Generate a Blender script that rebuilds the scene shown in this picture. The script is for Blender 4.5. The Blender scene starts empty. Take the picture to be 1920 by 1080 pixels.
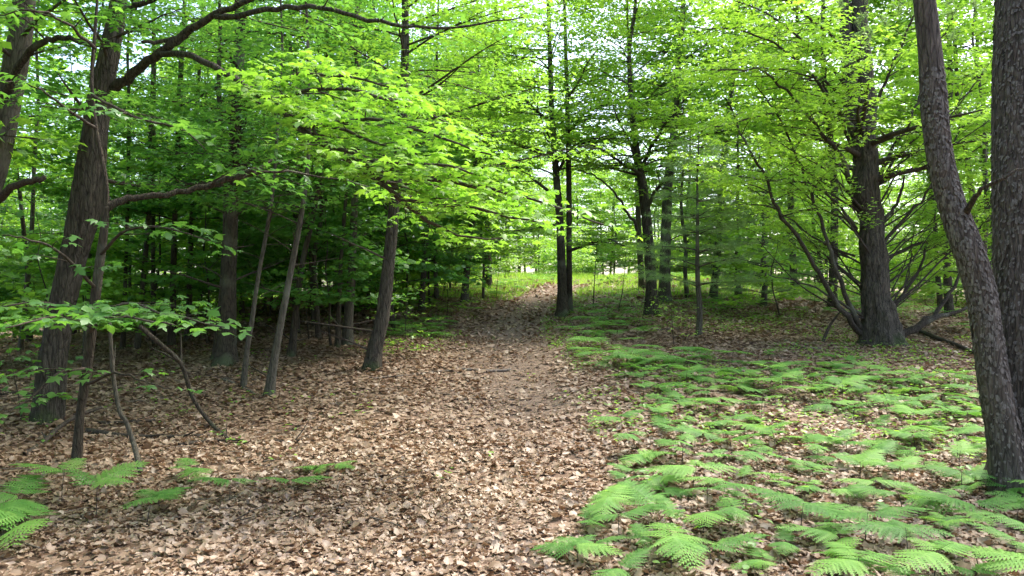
import bpy, math, random
import numpy as np
from mathutils import Vector, Matrix, noise as mnoise

R = random.Random(7)
NR = np.random.RandomState(11)
PI = math.pi
sc = bpy.context.scene
COL = sc.collection

# ------------------------------------------------------------------ camera, sky, sun, exposure
F = 1423.0                       # focal length in pixels of the 1920 px wide photograph
PITCH = math.atan(30 / F)
EYE = 1.6
cam_d = bpy.data.cameras.new('camera')
cam_d.sensor_width = 36
cam_d.lens = F / 1920 * 36
cam_d.clip_start = 0.05
cam_d.clip_end = 1000
cam = bpy.data.objects.new('camera', cam_d)
cam.location = (0, 0, EYE)
cam.rotation_euler = (PI / 2 + PITCH, 0, 0)
COL.objects.link(cam)
sc.camera = cam

SUN_EL, SUN_AZ = math.radians(57), math.radians(50)   # azimuth from +Y towards +X
world = bpy.data.worlds.new('World')
sc.world = world
world.use_nodes = True
wn = world.node_tree
bgn = wn.nodes['Background']
sky = wn.nodes.new('ShaderNodeTexSky')
sky.sky_type = 'NISHITA'
sky.sun_disc = False
sky.sun_elevation = SUN_EL
sky.sun_rotation = SUN_AZ
sky.air_density = 1.0
sky.dust_density = 4.0
sky.ozone_density = 1.0
wn.links.new(sky.outputs[0], bgn.inputs[0])
bgn.inputs[1].default_value = 0.15
sun_d = bpy.data.lights.new('sun', 'SUN')
sun_d.energy = 1.05
sun_d.angle = math.radians(22)
sun_d.color = (1.0, 0.95, 0.86)
sun = bpy.data.objects.new('sun', sun_d)
sd = Vector((math.sin(SUN_AZ) * math.cos(SUN_EL), math.cos(SUN_AZ) * math.cos(SUN_EL), math.sin(SUN_EL)))
sun.rotation_euler = sd.to_track_quat('Z', 'Y').to_euler()
sun.location = sd * 60
COL.objects.link(sun)
sc.view_settings.view_transform = 'Standard'
sc.view_settings.look = 'None'
sc.view_settings.gamma = 1
sc.view_settings.use_curve_mapping = False
sc.view_settings.exposure = 2.15
cy = sc.cycles
cy.max_bounces = 7
cy.diffuse_bounces = 5
cy.glossy_bounces = 2
cy.transmission_bounces = 6
cy.caustics_reflective = False
cy.caustics_refractive = False
cy.use_adaptive_sampling = True
cy.adaptive_threshold = 0.02
cy.use_denoising = True
cy.denoiser = 'OPENIMAGEDENOISE'
sc.render.use_persistent_data = False

# ------------------------------------------------------------------ pixels to places
cp, sp_ = math.cos(PITCH), math.sin(PITCH)
def ray(px, py):
    vx, vy = (px - 960) / F, (540 - py) / F
    return (vx, cp - vy * sp_, sp_ + vy * cp)
def at(px, py, D):
    d = ray(px, py)
    k = D / d[1]
    return Vector((d[0] * k, D, EYE + d[2] * k))
def sstep(a, b, v):
    t = np.clip((v - a) / (b - a), 0, 1)
    return t * t * (3 - 2 * t)

PATH_Y = np.array([-5, 3, 5, 8, 11, 13, 15, 18, 21, 25, 30, 40, 60.])
PATH_X = np.array([-.2, -.15, -.1, .0, .0, -.05, -.2, -.25, .1, .9, 1.9, 4.5, 10.])
def path_x(y):
    return np.interp(y, PATH_Y, PATH_X)
def vnoise(x, y, seed=0):
    """smooth value noise, vectorised"""
    xi, yi = np.floor(x), np.floor(y)
    fx, fy = x - xi, y - yi
    fx, fy = fx * fx * (3 - 2 * fx), fy * fy * (3 - 2 * fy)
    def h(a, b):
        v = np.sin(a * 127.1 + b * 311.7 + seed * 74.7) * 43758.5453
        return v - np.floor(v)
    return (h(xi, yi) * (1 - fx) + h(xi + 1, yi) * fx) * (1 - fy) + (h(xi, yi + 1) * (1 - fx) + h(xi + 1, yi + 1) * fx) * fy
def ground(x, y):
    x = np.asarray(x, float); y = np.asarray(y, float)
    t = np.clip(y - 8, -40, 40)
    s = 0.104 * np.log1p(np.exp(np.clip((y - 8) * .8, -30, 30))) / .8
    s = np.where(s > 2.1, 2.1 + 1.5 * np.tanh((s - 2.1) * .85 / 1.5), s)
    g = sstep(-19, -5, x) * (1 - .35 * sstep(8, 22, x))
    base = s * g
    d = np.abs(x - path_x(y))
    base = base - .07 * np.exp(-(d / 1.0) ** 2) * sstep(2, 10, y) + .04 * np.exp(-((d - 1.8) / .6) ** 2)
    base = base + .16 * (vnoise(x * .35, y * .35, 1) - .5) + .07 * (vnoise(x * 1.1, y * 1.1, 2) - .5) + .025 * (vnoise(x * 3.7, y * 3.7, 3) - .5)
    return base
def gz(x, y):
    return float(ground(x, y))
def gnd(px, py):
    d = ray(px, py)
    y = 2.0
    while y < 70:
        z = EYE + d[2] * y / d[1]
        x = d[0] * y / d[1]
        if z <= gz(x, y):
            break
        y += .05
    return Vector((x, y, gz(x, y)))

# ------------------------------------------------------------------ materials
def new_mat(name):
    m = bpy.data.materials.new(name)
    m.use_nodes = True
    nt = m.node_tree
    for n in list(nt.nodes):
        nt.nodes.remove(n)
    out = nt.nodes.new('ShaderNodeOutputMaterial')
    return m, nt, out
def N(nt, t, **kw):
    n = nt.nodes.new(t)
    for k, v in kw.items():
        setattr(n, k, v)
    return n
def ramp(nt, stops):
    r = nt.nodes.new('ShaderNodeValToRGB')
    e = r.color_ramp.elements
    while len(e) < len(stops):
        e.new(.5)
    for i, (p, c) in enumerate(stops):
        e[i].position = p
        e[i].color = (*c, 1)
    return r
def leaf_mat(name, refl, trans, rough=.45, gloss=.055):
    """refl and trans: four colours for var 0..1"""
    m, nt, out = new_mat(name)
    a = N(nt, 'ShaderNodeAttribute'); a.attribute_name = 'var'
    r1 = ramp(nt, [(i / (len(refl) - 1), c) for i, c in enumerate(refl)])
    r2 = ramp(nt, [(i / (len(trans) - 1), c) for i, c in enumerate(trans)])
    nt.links.new(a.outputs['Fac'], r1.inputs[0]); nt.links.new(a.outputs['Fac'], r2.inputs[0])
    d = N(nt, 'ShaderNodeBsdfDiffuse'); t = N(nt, 'ShaderNodeBsdfTranslucent'); g = N(nt, 'ShaderNodeBsdfGlossy')
    nt.links.new(r1.outputs[0], d.inputs[0]); nt.links.new(r2.outputs[0], t.inputs[0])
    g.inputs['Roughness'].default_value = rough
    g.inputs[0].default_value = (.9, .95, .9, 1)
    ad = N(nt, 'ShaderNodeAddShader')
    nt.links.new(d.outputs[0], ad.inputs[0]); nt.links.new(t.outputs[0], ad.inputs[1])
    mx = N(nt, 'ShaderNodeMixShader'); mx.inputs[0].default_value = gloss
    nt.links.new(ad.outputs[0], mx.inputs[1]); nt.links.new(g.outputs[0], mx.inputs[2])
    nt.links.new(mx.outputs[0], out.inputs[0])
    return m
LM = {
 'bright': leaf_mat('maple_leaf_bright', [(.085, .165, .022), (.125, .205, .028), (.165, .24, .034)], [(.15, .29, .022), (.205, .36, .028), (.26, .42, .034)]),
 'bough_lit': leaf_mat('maple_leaf_lit', [(.07, .145, .018), (.10, .18, .022), (.14, .22, .03)], [(.11, .25, .018), (.15, .30, .022), (.20, .36, .028)]),  # lit boughs over the path: light put into the leaf colour
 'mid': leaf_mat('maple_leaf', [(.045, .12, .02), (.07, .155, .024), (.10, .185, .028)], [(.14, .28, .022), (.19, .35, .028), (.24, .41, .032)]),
 'dark': leaf_mat('leaf_shaded', [(.028, .085, .018), (.04, .105, .02), (.055, .13, .024)], [(.06, .17, .02), (.09, .215, .024), (.125, .26, .026)]),  # shade of the left wood put into a darker leaf colour
 'fern': leaf_mat('fern_leaf', [(.05, .13, .026), (.085, .185, .038), (.13, .24, .05)], [(.07, .18, .02), (.10, .22, .026), (.14, .26, .032)], .55, .025),
 'pine': leaf_mat('pine_needle', [(.10, .17, .05), (.125, .20, .06), (.15, .235, .07)], [(.07, .13, .03), (.09, .16, .035), (.11, .18, .04)], .4),
 'litter': leaf_mat('dry_leaf', [(.08, .048, .029), (.155, .096, .06), (.225, .15, .10), (.31, .22, .155), (.46, .36, .28)],
                    [(.02, .01, .004), (.04, .02, .01), (.06, .035, .018), (.08, .05, .028), (.09, .06, .035)], .5),
}
def bark_mat(name, dark, light, scale=1.0, ridge=1.0, lichen=None, moss=True, disp=.02):
    m, nt, out = new_mat(name)
    tc = N(nt, 'ShaderNodeTexCoord')
    mp = N(nt, 'ShaderNodeMapping'); mp.inputs['Scale'].default_value = (9 * scale, 9 * scale, 1.6 * scale)
    nt.links.new(tc.outputs['Object'], mp.inputs[0])
    n1 = N(nt, 'ShaderNodeTexNoise'); n1.inputs['Scale'].default_value = 2.2; n1.inputs['Detail'].default_value = 6; n1.inputs['Roughness'].default_value = .65
    n1.inputs['Distortion'].default_value = .6
    nt.links.new(mp.outputs[0], n1.inputs['Vector'])
    v = N(nt, 'ShaderNodeTexVoronoi', feature='DISTANCE_TO_EDGE'); v.inputs['Scale'].default_value = 1.6
    nt.links.new(mp.outputs[0], v.inputs['Vector'])
    n2 = N(nt, 'ShaderNodeTexNoise'); n2.inputs['Scale'].default_value = 40; n2.inputs['Detail'].default_value = 3
    nt.links.new(tc.outputs['Object'], n2.inputs['Vector'])
    n3 = N(nt, 'ShaderNodeTexNoise'); n3.inputs['Scale'].default_value = 1.7; n3.inputs['Detail'].default_value = 4
    nt.links.new(tc.outputs['Object'], n3.inputs['Vector'])
    r = ramp(nt, [(.3, dark), (.5, tuple((a + b) / 2 for a, b in zip(dark, light))), (.72, light)])
    nt.links.new(n1.outputs[0], r.inputs[0])
    mx = N(nt, 'ShaderNodeMixRGB', blend_type='MULTIPLY'); mx.inputs[0].default_value = .7
    rv = ramp(nt, [(0, (.35, .33, .32)), (.12, (1, 1, 1))]); nt.links.new(v.outputs[0], rv.inputs[0])
    nt.links.new(r.outputs[0], mx.inputs[1]); nt.links.new(rv.outputs[0], mx.inputs[2])
    c = mx.outputs[0]
    if lichen:
        rl = ramp(nt, [(.52, (0, 0, 0)), (.68, (1, 1, 1))]); nt.links.new(n3.outputs[0], rl.inputs[0])
        m2 = N(nt, 'ShaderNodeMixRGB'); nt.links.new(rl.outputs[0], m2.inputs[0]); nt.links.new(c, m2.inputs[1]); m2.inputs[2].default_value = (*lichen, 1)
        c = m2.outputs[0]
    if moss:
        sx = N(nt, 'ShaderNodeSeparateXYZ'); nt.links.new(tc.outputs['Object'], sx.inputs[0])
        ma = N(nt, 'ShaderNodeMath', operation='MULTIPLY_ADD'); nt.links.new(n3.outputs[0], ma.inputs[0]); ma.inputs[1].default_value = -1.6; ma.inputs[2].default_value = 1.0
        ad = N(nt, 'ShaderNodeMath', operation='MULTIPLY_ADD'); nt.links.new(sx.outputs[2], ad.inputs[0]); ad.inputs[1].default_value = .9; nt.links.new(ma.outputs[0], ad.inputs[2])
        rm = ramp(nt, [(.05, (.45, .45, .45)), (.3, (0, 0, 0))]); nt.links.new(ad.outputs[0], rm.inputs[0])
        m3 = N(nt, 'ShaderNodeMixRGB'); nt.links.new(rm.outputs[0], m3.inputs[0]); nt.links.new(c, m3.inputs[1]); m3.inputs[2].default_value = (.05, .085, .018, 1)
        c = m3.outputs[0]
    b = N(nt, 'ShaderNodeBsdfPrincipled'); b.inputs['Roughness'].default_value = .88
    b.inputs['Specular IOR Level'].default_value = .25
    nt.links.new(c, b.inputs['Base Color'])
    h = N(nt, 'ShaderNodeMath', operation='MULTIPLY_ADD'); nt.links.new(n2.outputs[0], h.inputs[0]); h.inputs[1].default_value = .25; nt.links.new(n1.outputs[0], h.inputs[2])
    h2 = N(nt, 'ShaderNodeMath', operation='MULTIPLY_ADD'); nt.links.new(rv.outputs[0], h2.inputs[0]); h2.inputs[1].default_value = .35; nt.links.new(h.outputs[0], h2.inputs[2])
    bp = N(nt, 'ShaderNodeBump'); bp.inputs['Strength'].default_value = 1.0 * ridge; bp.inputs['Distance'].default_value = disp
    nt.links.new(h2.outputs[0], bp.inputs['Height']); nt.links.new(bp.outputs[0], b.inputs['Normal'])
    nt.links.new(b.outputs[0], out.inputs[0])
    return m
BM = {
 'pine': bark_mat('pine_bark', (.026, .021, .017), (.15, .122, .098), 1.8, 1, None, True, .03),
 'scale': bark_mat('pine_bark_scale', (.055, .046, .038), (.21, .18, .15), 3.0, .6, None, False, .005),
 'maple': bark_mat('maple_bark', (.022, .018, .013), (.135, .115, .086), 1.5, 1, None, True, .05),
 'grey': bark_mat('grey_bark', (.045, .038, .028), (.14, .125, .095), 2.2, .8, (.17, .165, .125), True, .015),
 'brown': bark_mat('brown_bark', (.02, .016, .012), (.105, .084, .06), 2.2, 1, (.15, .15, .11), True, .03),
 'twig': bark_mat('twig_bark', (.03, .022, .017), (.10, .08, .06), 2, .4, None, False, .004),
 'dead': bark_mat('dead_wood', (.09, .07, .055), (.28, .235, .19), 2, .7, None, False, .006),
}
def ground_mat():
    m, nt, out = new_mat('forest_soil')
    g = N(nt, 'ShaderNodeNewGeometry')
    at_ = N(nt, 'ShaderNodeAttribute'); at_.attribute_name = 'path'
    v = N(nt, 'ShaderNodeTexVoronoi'); v.inputs['Scale'].default_value = 16
    nz = N(nt, 'ShaderNodeTexNoise'); nz.inputs['Scale'].default_value = 6; nz.inputs['Detail'].default_value = 4
    mxv = N(nt, 'ShaderNodeMixRGB'); mxv.inputs[0].default_value = .06
    nt.links.new(g.outputs['Position'], mxv.inputs[1]); nt.links.new(nz.outputs['Color'], mxv.inputs[2])
    nt.links.new(g.outputs['Position'], nz.inputs['Vector']); nt.links.new(mxv.outputs[0], v.inputs['Vector'])
    sx = N(nt, 'ShaderNodeSeparateColor'); nt.links.new(v.outputs['Color'], sx.inputs[0])
    r = ramp(nt, [(0, (.055, .035, .022)), (.4, (.13, .08, .05)), (.75, (.24, .165, .115)), (1, (.38, .29, .215))])
    nt.links.new(sx.outputs[0], r.inputs[0])
    n2 = N(nt, 'ShaderNodeTexNoise'); n2.inputs['Scale'].default_value = 30; n2.inputs['Detail'].default_value = 6
    nt.links.new(g.outputs['Position'], n2.inputs['Vector'])
    r2 = ramp(nt, [(.3, (.10, .07, .05)), (.7, (.25, .185, .14))]); nt.links.new(n2.outputs[0], r2.inputs[0])
    mx = N(nt, 'ShaderNodeMixRGB'); nt.links.new(at_.outputs['Fac'], mx.inputs[0]); nt.links.new(r.outputs[0], mx.inputs[1]); nt.links.new(r2.outputs[0], mx.inputs[2])
    b = N(nt, 'ShaderNodeBsdfPrincipled'); b.inputs['Roughness'].default_value = .95; b.inputs['Specular IOR Level'].default_value = .15
    nt.links.new(mx.outputs[0], b.inputs['Base Color'])
    ad = N(nt, 'ShaderNodeMath', operation='ADD'); nt.links.new(sx.outputs[1], ad.inputs[0]); nt.links.new(n2.outputs[0], ad.inputs[1])
    bp = N(nt, 'ShaderNodeBump'); bp.inputs['Strength'].default_value = .8; bp.inputs['Distance'].default_value = .02
    nt.links.new(ad.outputs[0], bp.inputs['Height']); nt.links.new(bp.outputs[0], b.inputs['Normal'])
    nt.links.new(b.outputs[0], out.inputs[0])
    return m

# ------------------------------------------------------------------ mesh helpers
def tri_mesh(name, V, T, mat, var=None, smooth=False, attr='var', Q=None):
    me = bpy.data.meshes.new(name)
    V = np.asarray(V, np.float32); T = np.asarray(T, np.int32).reshape(-1, 3)
    nq = 0 if Q is None else len(Q)
    me.vertices.add(len(V)); me.vertices.foreach_set('co', V.ravel())
    loops = T.ravel()
    starts = np.arange(len(T)) * 3
    if nq:
        Q = np.asarray(Q, np.int32).reshape(-1, 4)
        starts = np.concatenate([starts, len(loops) + np.arange(nq) * 4]); loops = np.concatenate([loops, Q.ravel()])
    me.loops.add(len(loops)); me.loops.foreach_set('vertex_index', loops.astype(np.int32))
    me.polygons.add(len(starts)); me.polygons.foreach_set('loop_start', starts.astype(np.int32))
    if smooth:
        me.polygons.foreach_set('use_smooth', np.ones(len(starts), bool))
    if var is not None:
        a = me.attributes.new(attr, 'FLOAT', 'POINT'); a.data.foreach_set('value', np.asarray(var, np.float32))
    me.materials.append(mat)
    me.update(calc_edges=True)
    me.validate()
    return me
def link(name, me, parent=None, kind=None):
    o = bpy.data.objects.new(name, me)
    COL.objects.link(o)
    if parent is not None:
        o.parent = parent
    if kind:
        o['kind'] = kind
    return o
def tag(o, label=None, cat=None, group=None, kind=None):
    if label: o['label'] = label
    if cat: o['category'] = cat
    if group: o['group'] = group
    if kind: o['kind'] = kind
    return o
def empty(name, loc, label, cat, group=None, rz=0):
    o = bpy.data.objects.new(name, None)
    o.location = loc; o.rotation_euler = (0, 0, rz); o.empty_display_size = .1
    COL.objects.link(o)
    return tag(o, label, cat, group)
def copy_tree(o, parent=None):
    c = o.copy(); COL.objects.link(c); c.parent = parent
    for ch in list(o.children):
        copy_tree(ch, c)
    return c

class MB:
    """collects tapered tubes"""
    def __init__(s):
        s.V = []; s.Q = []; s.n = 0
    def tube(s, P, rad, sides=6, bump=0.0, bscale=1.0, flare=0.0, close=True, lobes=0, ridge=0.0, rfreq=14):
        P = np.asarray(P, float); n = len(P)
        rad = np.asarray(rad, float)
        T = np.gradient(P, axis=0); T /= np.linalg.norm(T, axis=1)[:, None] + 1e-9
        ref = np.array([1., 0, 0]) if abs(T[0][0]) < .8 else np.array([0, 1., 0])
        U = ref - (T @ ref)[:, None] * T
        U /= np.linalg.norm(U, axis=1)[:, None] + 1e-9
        W = np.cross(T, U)
        a = np.arange(sides) / sides * 2 * PI
        r = np.repeat(rad[:, None], sides, 1)
        if bump:
            zc = np.cumsum(np.r_[0, np.linalg.norm(np.diff(P, axis=0), axis=1)])
            A, Z = np.meshgrid(a, zc)
            cx, cyy = np.cos(A), np.sin(A)
            nz = vnoise(cx * 2.1 * bscale + 7.3, cyy * 2.1 * bscale + Z * 1.3 + 9, 5) + .6 * vnoise(cx * 5 * bscale + 3, cyy * 5 * bscale + Z * 4, 6) - .8
            r = r * (1 + bump * nz)
        if ridge:
            zc = np.cumsum(np.r_[0, np.linalg.norm(np.diff(P, axis=0), axis=1)])
            J, Z = np.meshgrid(np.arange(sides) / sides, zc)
            ph = J * rfreq + .5 * np.sin(Z * 2.3) + .9 * vnoise(J * 0 + Z * 1.7, Z * 0, 14)
            ph2 = np.mod(ph, rfreq)
            rid = np.abs(vnoise(ph2, Z * 2.6, 12) - .5) * 2
            rid = 1 - rid
            rid2 = vnoise(ph2 * 2.2, Z * 9, 13)
            r = r * (1 + ridge * (rid - .95) + ridge * .5 * (rid2 - .7))
        if flare:
            zc = np.cumsum(np.r_[0, np.linalg.norm(np.diff(P, axis=0), axis=1)])
            A, Z = np.meshgrid(a, zc)
            r = r * (1 + flare * np.exp(-Z / .22) * (1 + .45 * np.sin(A * (lobes or 5) + 1.3) + .2 * np.sin(A * 3 + 4)))
        X = P[:, None, :] + r[:, :, None] * (np.cos(a)[None, :, None] * U[:, None, :] + np.sin(a)[None, :, None] * W[:, None, :])
        s.V.append(X.reshape(-1, 3))
        i = np.arange(n - 1)[:, None] * sides; j = np.arange(sides)[None, :]; k = (j + 1) % sides
        q = np.stack([i + j, i + k, i + sides + k, i + sides + j], -1).reshape(-1, 4) + s.n
        s.Q.append(q)
        s.n += n * sides
        if close:                       # a pointed end cap
            s.V.append((P[-1] + T[-1] * rad[-1] * .6)[None, :])
            base = s.n - sides
            qq = np.array([[base + jj, base + (jj + 1) % sides, s.n, s.n] for jj in range(sides)])
            s.caps = getattr(s, 'caps', []); s.caps.append(qq[:, :3])
            s.n += 1
    def mesh(s, name, mat):
        T = np.concatenate(s.caps) if getattr(s, 'caps', None) else np.zeros((0, 3), int)
        return tri_mesh(name, np.concatenate(s.V), T, mat, smooth=True, Q=np.concatenate(s.Q))
    def build(s, name, mat, parent=None, kind=None):
        if not s.V:
            return None
        return link(name, s.mesh(name, mat), parent, kind)

# leaf templates: x across, y along, z up
def _tpl(v, t): return np.array(v, float), np.array(t, int)
LEAF_FAR = _tpl([(0, 0, 0), (-.52, .45, -.1), (-.16, .5, .02), (0, 1, -.14), (.16, .5, .02), (.52, .45, -.1)], [(0, 2, 1), (0, 3, 2), (0, 4, 3), (0, 5, 4)])
LEAF_BG = _tpl([(0, 0, 0), (-.45, .5, -.12), (0, 1, -.1), (.45, .5, -.12)], [(0, 2, 1), (0, 3, 2)])
LEAF_MAPLE = _tpl([(0, 0, 0), (-.34, .08, -.1), (-.22, .26, -.03), (-.62, .52, -.16), (-.2, .56, -.01), (-.24, .72, -.06), (0, 1.06, -.16), (.24, .72, -.06),
                   (.2, .56, -.01), (.62, .52, -.16), (.22, .26, -.03), (.34, .08, -.1), (0, .42, .03)],
                  [(0, 2, 1), (0, 12, 2), (2, 4, 3), (2, 12, 4), (4, 12, 5), (5, 12, 6), (12, 7, 6), (12, 8, 7), (12, 10, 8), (10, 9, 8), (0, 10, 12), (0, 11, 10)])
LEAF_OVAL = _tpl([(0, 0, 0), (-.24, .3, .05), (-.25, .6, .05), (0, 1, -.1), (.25, .6, .05), (.24, .3, .05)], [(0, 3, 2), (0, 2, 1), (0, 4, 3), (0, 5, 4)])
LEAF_DRY = _tpl([(0, 0, 0), (-.42, .22, .22), (-.3, .5, .05), (-.48, .72, .28), (0, 1, .16), (.4, .7, .3), (.3, .45, .02), (.44, .2, .2), (0, .5, -.06)],
                [(0, 8, 1), (1, 8, 2), (2, 8, 3), (3, 8, 4), (4, 8, 5), (5, 8, 6), (6, 8, 7), (7, 8, 0)])
LEAF_LONG = _tpl([(0, 0, .05), (-.2, .3, .16), (-.22, .65, .1), (.04, 1.1, .2), (.2, .7, .14), (.22, .3, .2), (0, .5, -.03)], [(0, 6, 1), (1, 6, 2), (2, 6, 3), (3, 6, 4), (4, 6, 5), (5, 6, 0)])
LEAF_CURL = _tpl([(0, 0, 0), (-.35, .15, .12), (-.45, .55, .38), (-.1, .9, .12), (.15, .95, .3), (.42, .6, .1), (.3, .15, -.02), (0, .45, 0)], [(0, 7, 1), (1, 7, 2), (2, 7, 3), (3, 7, 4), (4, 7, 5), (5, 7, 6), (6, 7, 0)])
LEAF_DRY_FAR = _tpl([(0, 0, 0), (-.45, .4, .2), (0, 1, .1), (.45, .5, .22)], [(0, 3, 1), (1, 3, 2)])

def place(tpl, P, D, U, S):
    """leaf geometry: P base, D along, U approx normal, S size"""
    v, t = tpl
    D = D / (np.linalg.norm(D, axis=1)[:, None] + 1e-9)
    X = np.cross(D, U); X /= np.linalg.norm(X, axis=1)[:, None] + 1e-9
    Z = np.cross(X, D)
    n = len(P)
    B = np.stack([X, D, Z], 1)                       # n,3,3
    W = np.einsum('kc,ncd->nkd', v, B) * S[:, None, None] + P[:, None, :]
    T = t[None] + (np.arange(n) * len(v))[:, None, None]
    return W.reshape(-1, 3), T.reshape(-1, 3), len(v)

# ------------------------------------------------------------------ tree growing
class Grow:
    def __init__(s, seed):
        s.r = random.Random(seed); s.twigs = []; s.tw = .12; s.wood = MB(); s.nr = np.random.RandomState(seed)
    def arm(s, p, d, L, rad, n=6, level_z=.08, pull=.25, wob=.16):
        """polyline from p along d, flattening towards level_z"""
        P = [Vector(p)]; d = Vector(d).normalized()
        st = L / n
        for i in range(n):
            d = Vector((d.x + s.r.gauss(0, wob) * .5, d.y + s.r.gauss(0, wob) * .5, d.z + (level_z - d.z) * pull + s.r.gauss(0, wob) * .3)).normalized()
            P.append(P[-1] + d * st)
        rr = [max(.0022, rad * (1 - .8 * i / n)) for i in range(n + 1)]
        return P, rr
    def spray(s, P, rr, t0=.2, step=.22, sub=.8, twig=.34, sides=4, flat=.0, droop=0.0):
        """side branches and twigs along a polyline P"""
        L = [0]
        for a, b in zip(P[:-1], P[1:]): L.append(L[-1] + (b - a).length)
        tot = L[-1]; q = t0 * tot; side = s.r.choice((-1, 1))
        while q < tot:
            i = max(k for k in range(len(L) - 1) if L[k] <= q)
            f = (q - L[i]) / max(1e-6, L[i + 1] - L[i])
            p = P[i].lerp(P[i + 1], f); d = (P[i + 1] - P[i]).normalized()
            frac = (q - t0 * tot) / max(1e-6, tot * (1 - t0))
            up = Vector((0, 0, 1))
            lat = d.cross(up)
            if lat.length < .3: lat = Vector((s.r.gauss(0, 1), s.r.gauss(0, 1), 0))
            lat.normalize()
            dd = (d * s.r.uniform(.5, 1.0) + lat * side * s.r.uniform(.7, 1.2) + up * s.r.gauss(.02, .2 - .1 * flat)).normalized()
            ln = sub * (1 - .6 * frac) * s.r.uniform(.6, 1.15)
            if ln > twig * 1.1:
                Q, qr = s.arm(p, dd, ln, rr[min(i, len(rr) - 1)] * .45, 4, level_z=-.03 - droop)
                s.wood.tube(Q, qr, sides)
                s.twiggy(Q, twig, droop)
            else:
                s.twigs.append((p, dd, ln))
            side = -side; q += step * s.r.uniform(.7, 1.3)
        d = (P[-1] - P[-2]).normalized()
        s.twigs.append((P[-1], d, twig))
    def twiggy(s, Q, twig, droop):
        ln = sum((b - a).length for a, b in zip(Q[:-1], Q[1:]))
        n = max(2, int(ln / s.tw)); side = 1
        for k in range(n):
            t = (.2 + .8 * (k + s.r.random() * .5) / n) * (len(Q) - 1)
            i = min(len(Q) - 2, int(t)); p = Q[i].lerp(Q[i + 1], min(1, t - i)); d = (Q[i + 1] - Q[i]).normalized()
            lat = d.cross(Vector((0, 0, 1)))
            if lat.length < .1: lat = Vector((1, 0, 0))
            lat.normalize()
            s.twigs.append((p, (d * .8 + lat * side * s.r.uniform(.5, 1) + Vector((0, 0, s.r.gauss(-.05 - droop, .12)))).normalized(), twig * s.r.uniform(.5, 1.1)))
            side = -side
        s.twigs.append((Q[-1], (Q[-1] - Q[-2]).normalized(), twig))
    def leaves(s, tpl, size, gap=.075, tilt=.33, mat=None, name='crown', keep=1.0, clip=None):
        tw = s.twigs
        if not tw: return None
        P = np.array([t[0] for t in tw]); D = np.array([t[1] for t in tw]); L = np.array([t[2] for t in tw])
        n = np.maximum(2, (L / gap).astype(int))
        idx = np.repeat(np.arange(len(tw)), n)
        k = np.concatenate([np.arange(m) for m in n]); f = (k + 1.0) / n[idx]
        pos = P[idx] + D[idx] * (L[idx] * f)[:, None]
        side = np.where(k % 2 == 0, 1., -1.)
        N_ = len(idx); r = s.nr
        lat = np.cross(D[idx], np.array([0, 0, 1.])); lat /= np.linalg.norm(lat, axis=1)[:, None] + 1e-6
        d = D[idx] * r.uniform(.2, .9, N_)[:, None] + lat * (side * r.uniform(.3, 1, N_))[:, None]
        d[:, 2] = r.normal(-.12, .16, N_)
        U = np.stack([r.normal(0, tilt, N_), r.normal(0, tilt, N_), np.ones(N_)], 1)
        pos = pos + r.normal(0, .02, (N_, 3))
        S = size * r.uniform(.6, 1.2, N_)
        if keep < 1:
            m = r.rand(N_) < keep; pos, d, U, S = pos[m], d[m], U[m], S[m]
        if clip is not None:
            m = clip(pos); pos, d, U, S = pos[m], d[m], U[m], S[m]
        patch = vnoise(pos[:, 0] * 1.3, pos[:, 1] * 1.3 + pos[:, 2] * 1.7, 9)
        var = np.clip(.5 + (patch - .5) * .7 + r.normal(0, .2, len(pos)), 0, 1)
        s.leafdata = (pos, d, U, S, var)
        V, T, kk = place(tpl, pos, d, U, S)
        return tri_mesh(name, V, T, mat, np.repeat(var, kk))

def smooth_line(P, m=4):
    """Catmull-Rom through points (Vectors)"""
    P = [Vector(p) for p in P]
    Q = [P[0] * 2 - P[1]] + P + [P[-1] * 2 - P[-2]]
    out = []
    for i in range(1, len(Q) - 2):
        for k in range(m):
            t = k / m
            a, b, c, d = Q[i - 1], Q[i], Q[i + 1], Q[i + 2]
            out.append(.5 * ((2 * b) + (c - a) * t + (2 * a - 5 * b + 4 * c - d) * t * t + (3 * b - a - 3 * c + d) * t ** 3))
    out.append(P[-1].copy())
    return out

# ------------------------------------------------------------------ the ground
def build_ground():
    def axis(lo, hi, flo, fhi, fine, coarse):
        a = list(np.arange(flo, fhi, fine)); st = fine; v = fhi
        while v < hi: a.append(v); st = min(st * 1.12, coarse); v += st
        a.append(hi); st = fine; v = flo - fine; b = []
        while v > lo: b.append(v); st = min(st * 1.12, coarse); v -= st
        b.append(lo)
        return np.array(b[::-1] + a)
    X = axis(-160, 160, -7, 8, .09, 8); Y = axis(-40, 260, 3, 20, .09, 8)
    gx, gy = np.meshgrid(X, Y)
    z = ground(gx, gy)
    z = z + .012 * (vnoise(gx * 9, gy * 9, 8) - .5)
    V = np.stack([gx, gy, z], -1).reshape(-1, 3)
    nx, ny = len(X), len(Y)
    i = np.arange(ny - 1)[:, None] * nx + np.arange(nx - 1)[None, :]
    Q = np.stack([i, i + 1, i + nx + 1, i + nx], -1).reshape(-1, 4)
    d = np.abs(gx - path_x(gy)).ravel()
    pm = np.clip(1.2 - d / 1.1, 0, 1) * (.5 + .5 * sstep(6, 12, gy.ravel()))
    me = tri_mesh('forest_floor', V, np.zeros((0, 3), int), ground_mat(), pm, True, 'path', Q)
    o = link('forest_floor', me); o['kind'] = 'structure'
    return o
FLOOR = build_ground()

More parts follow.
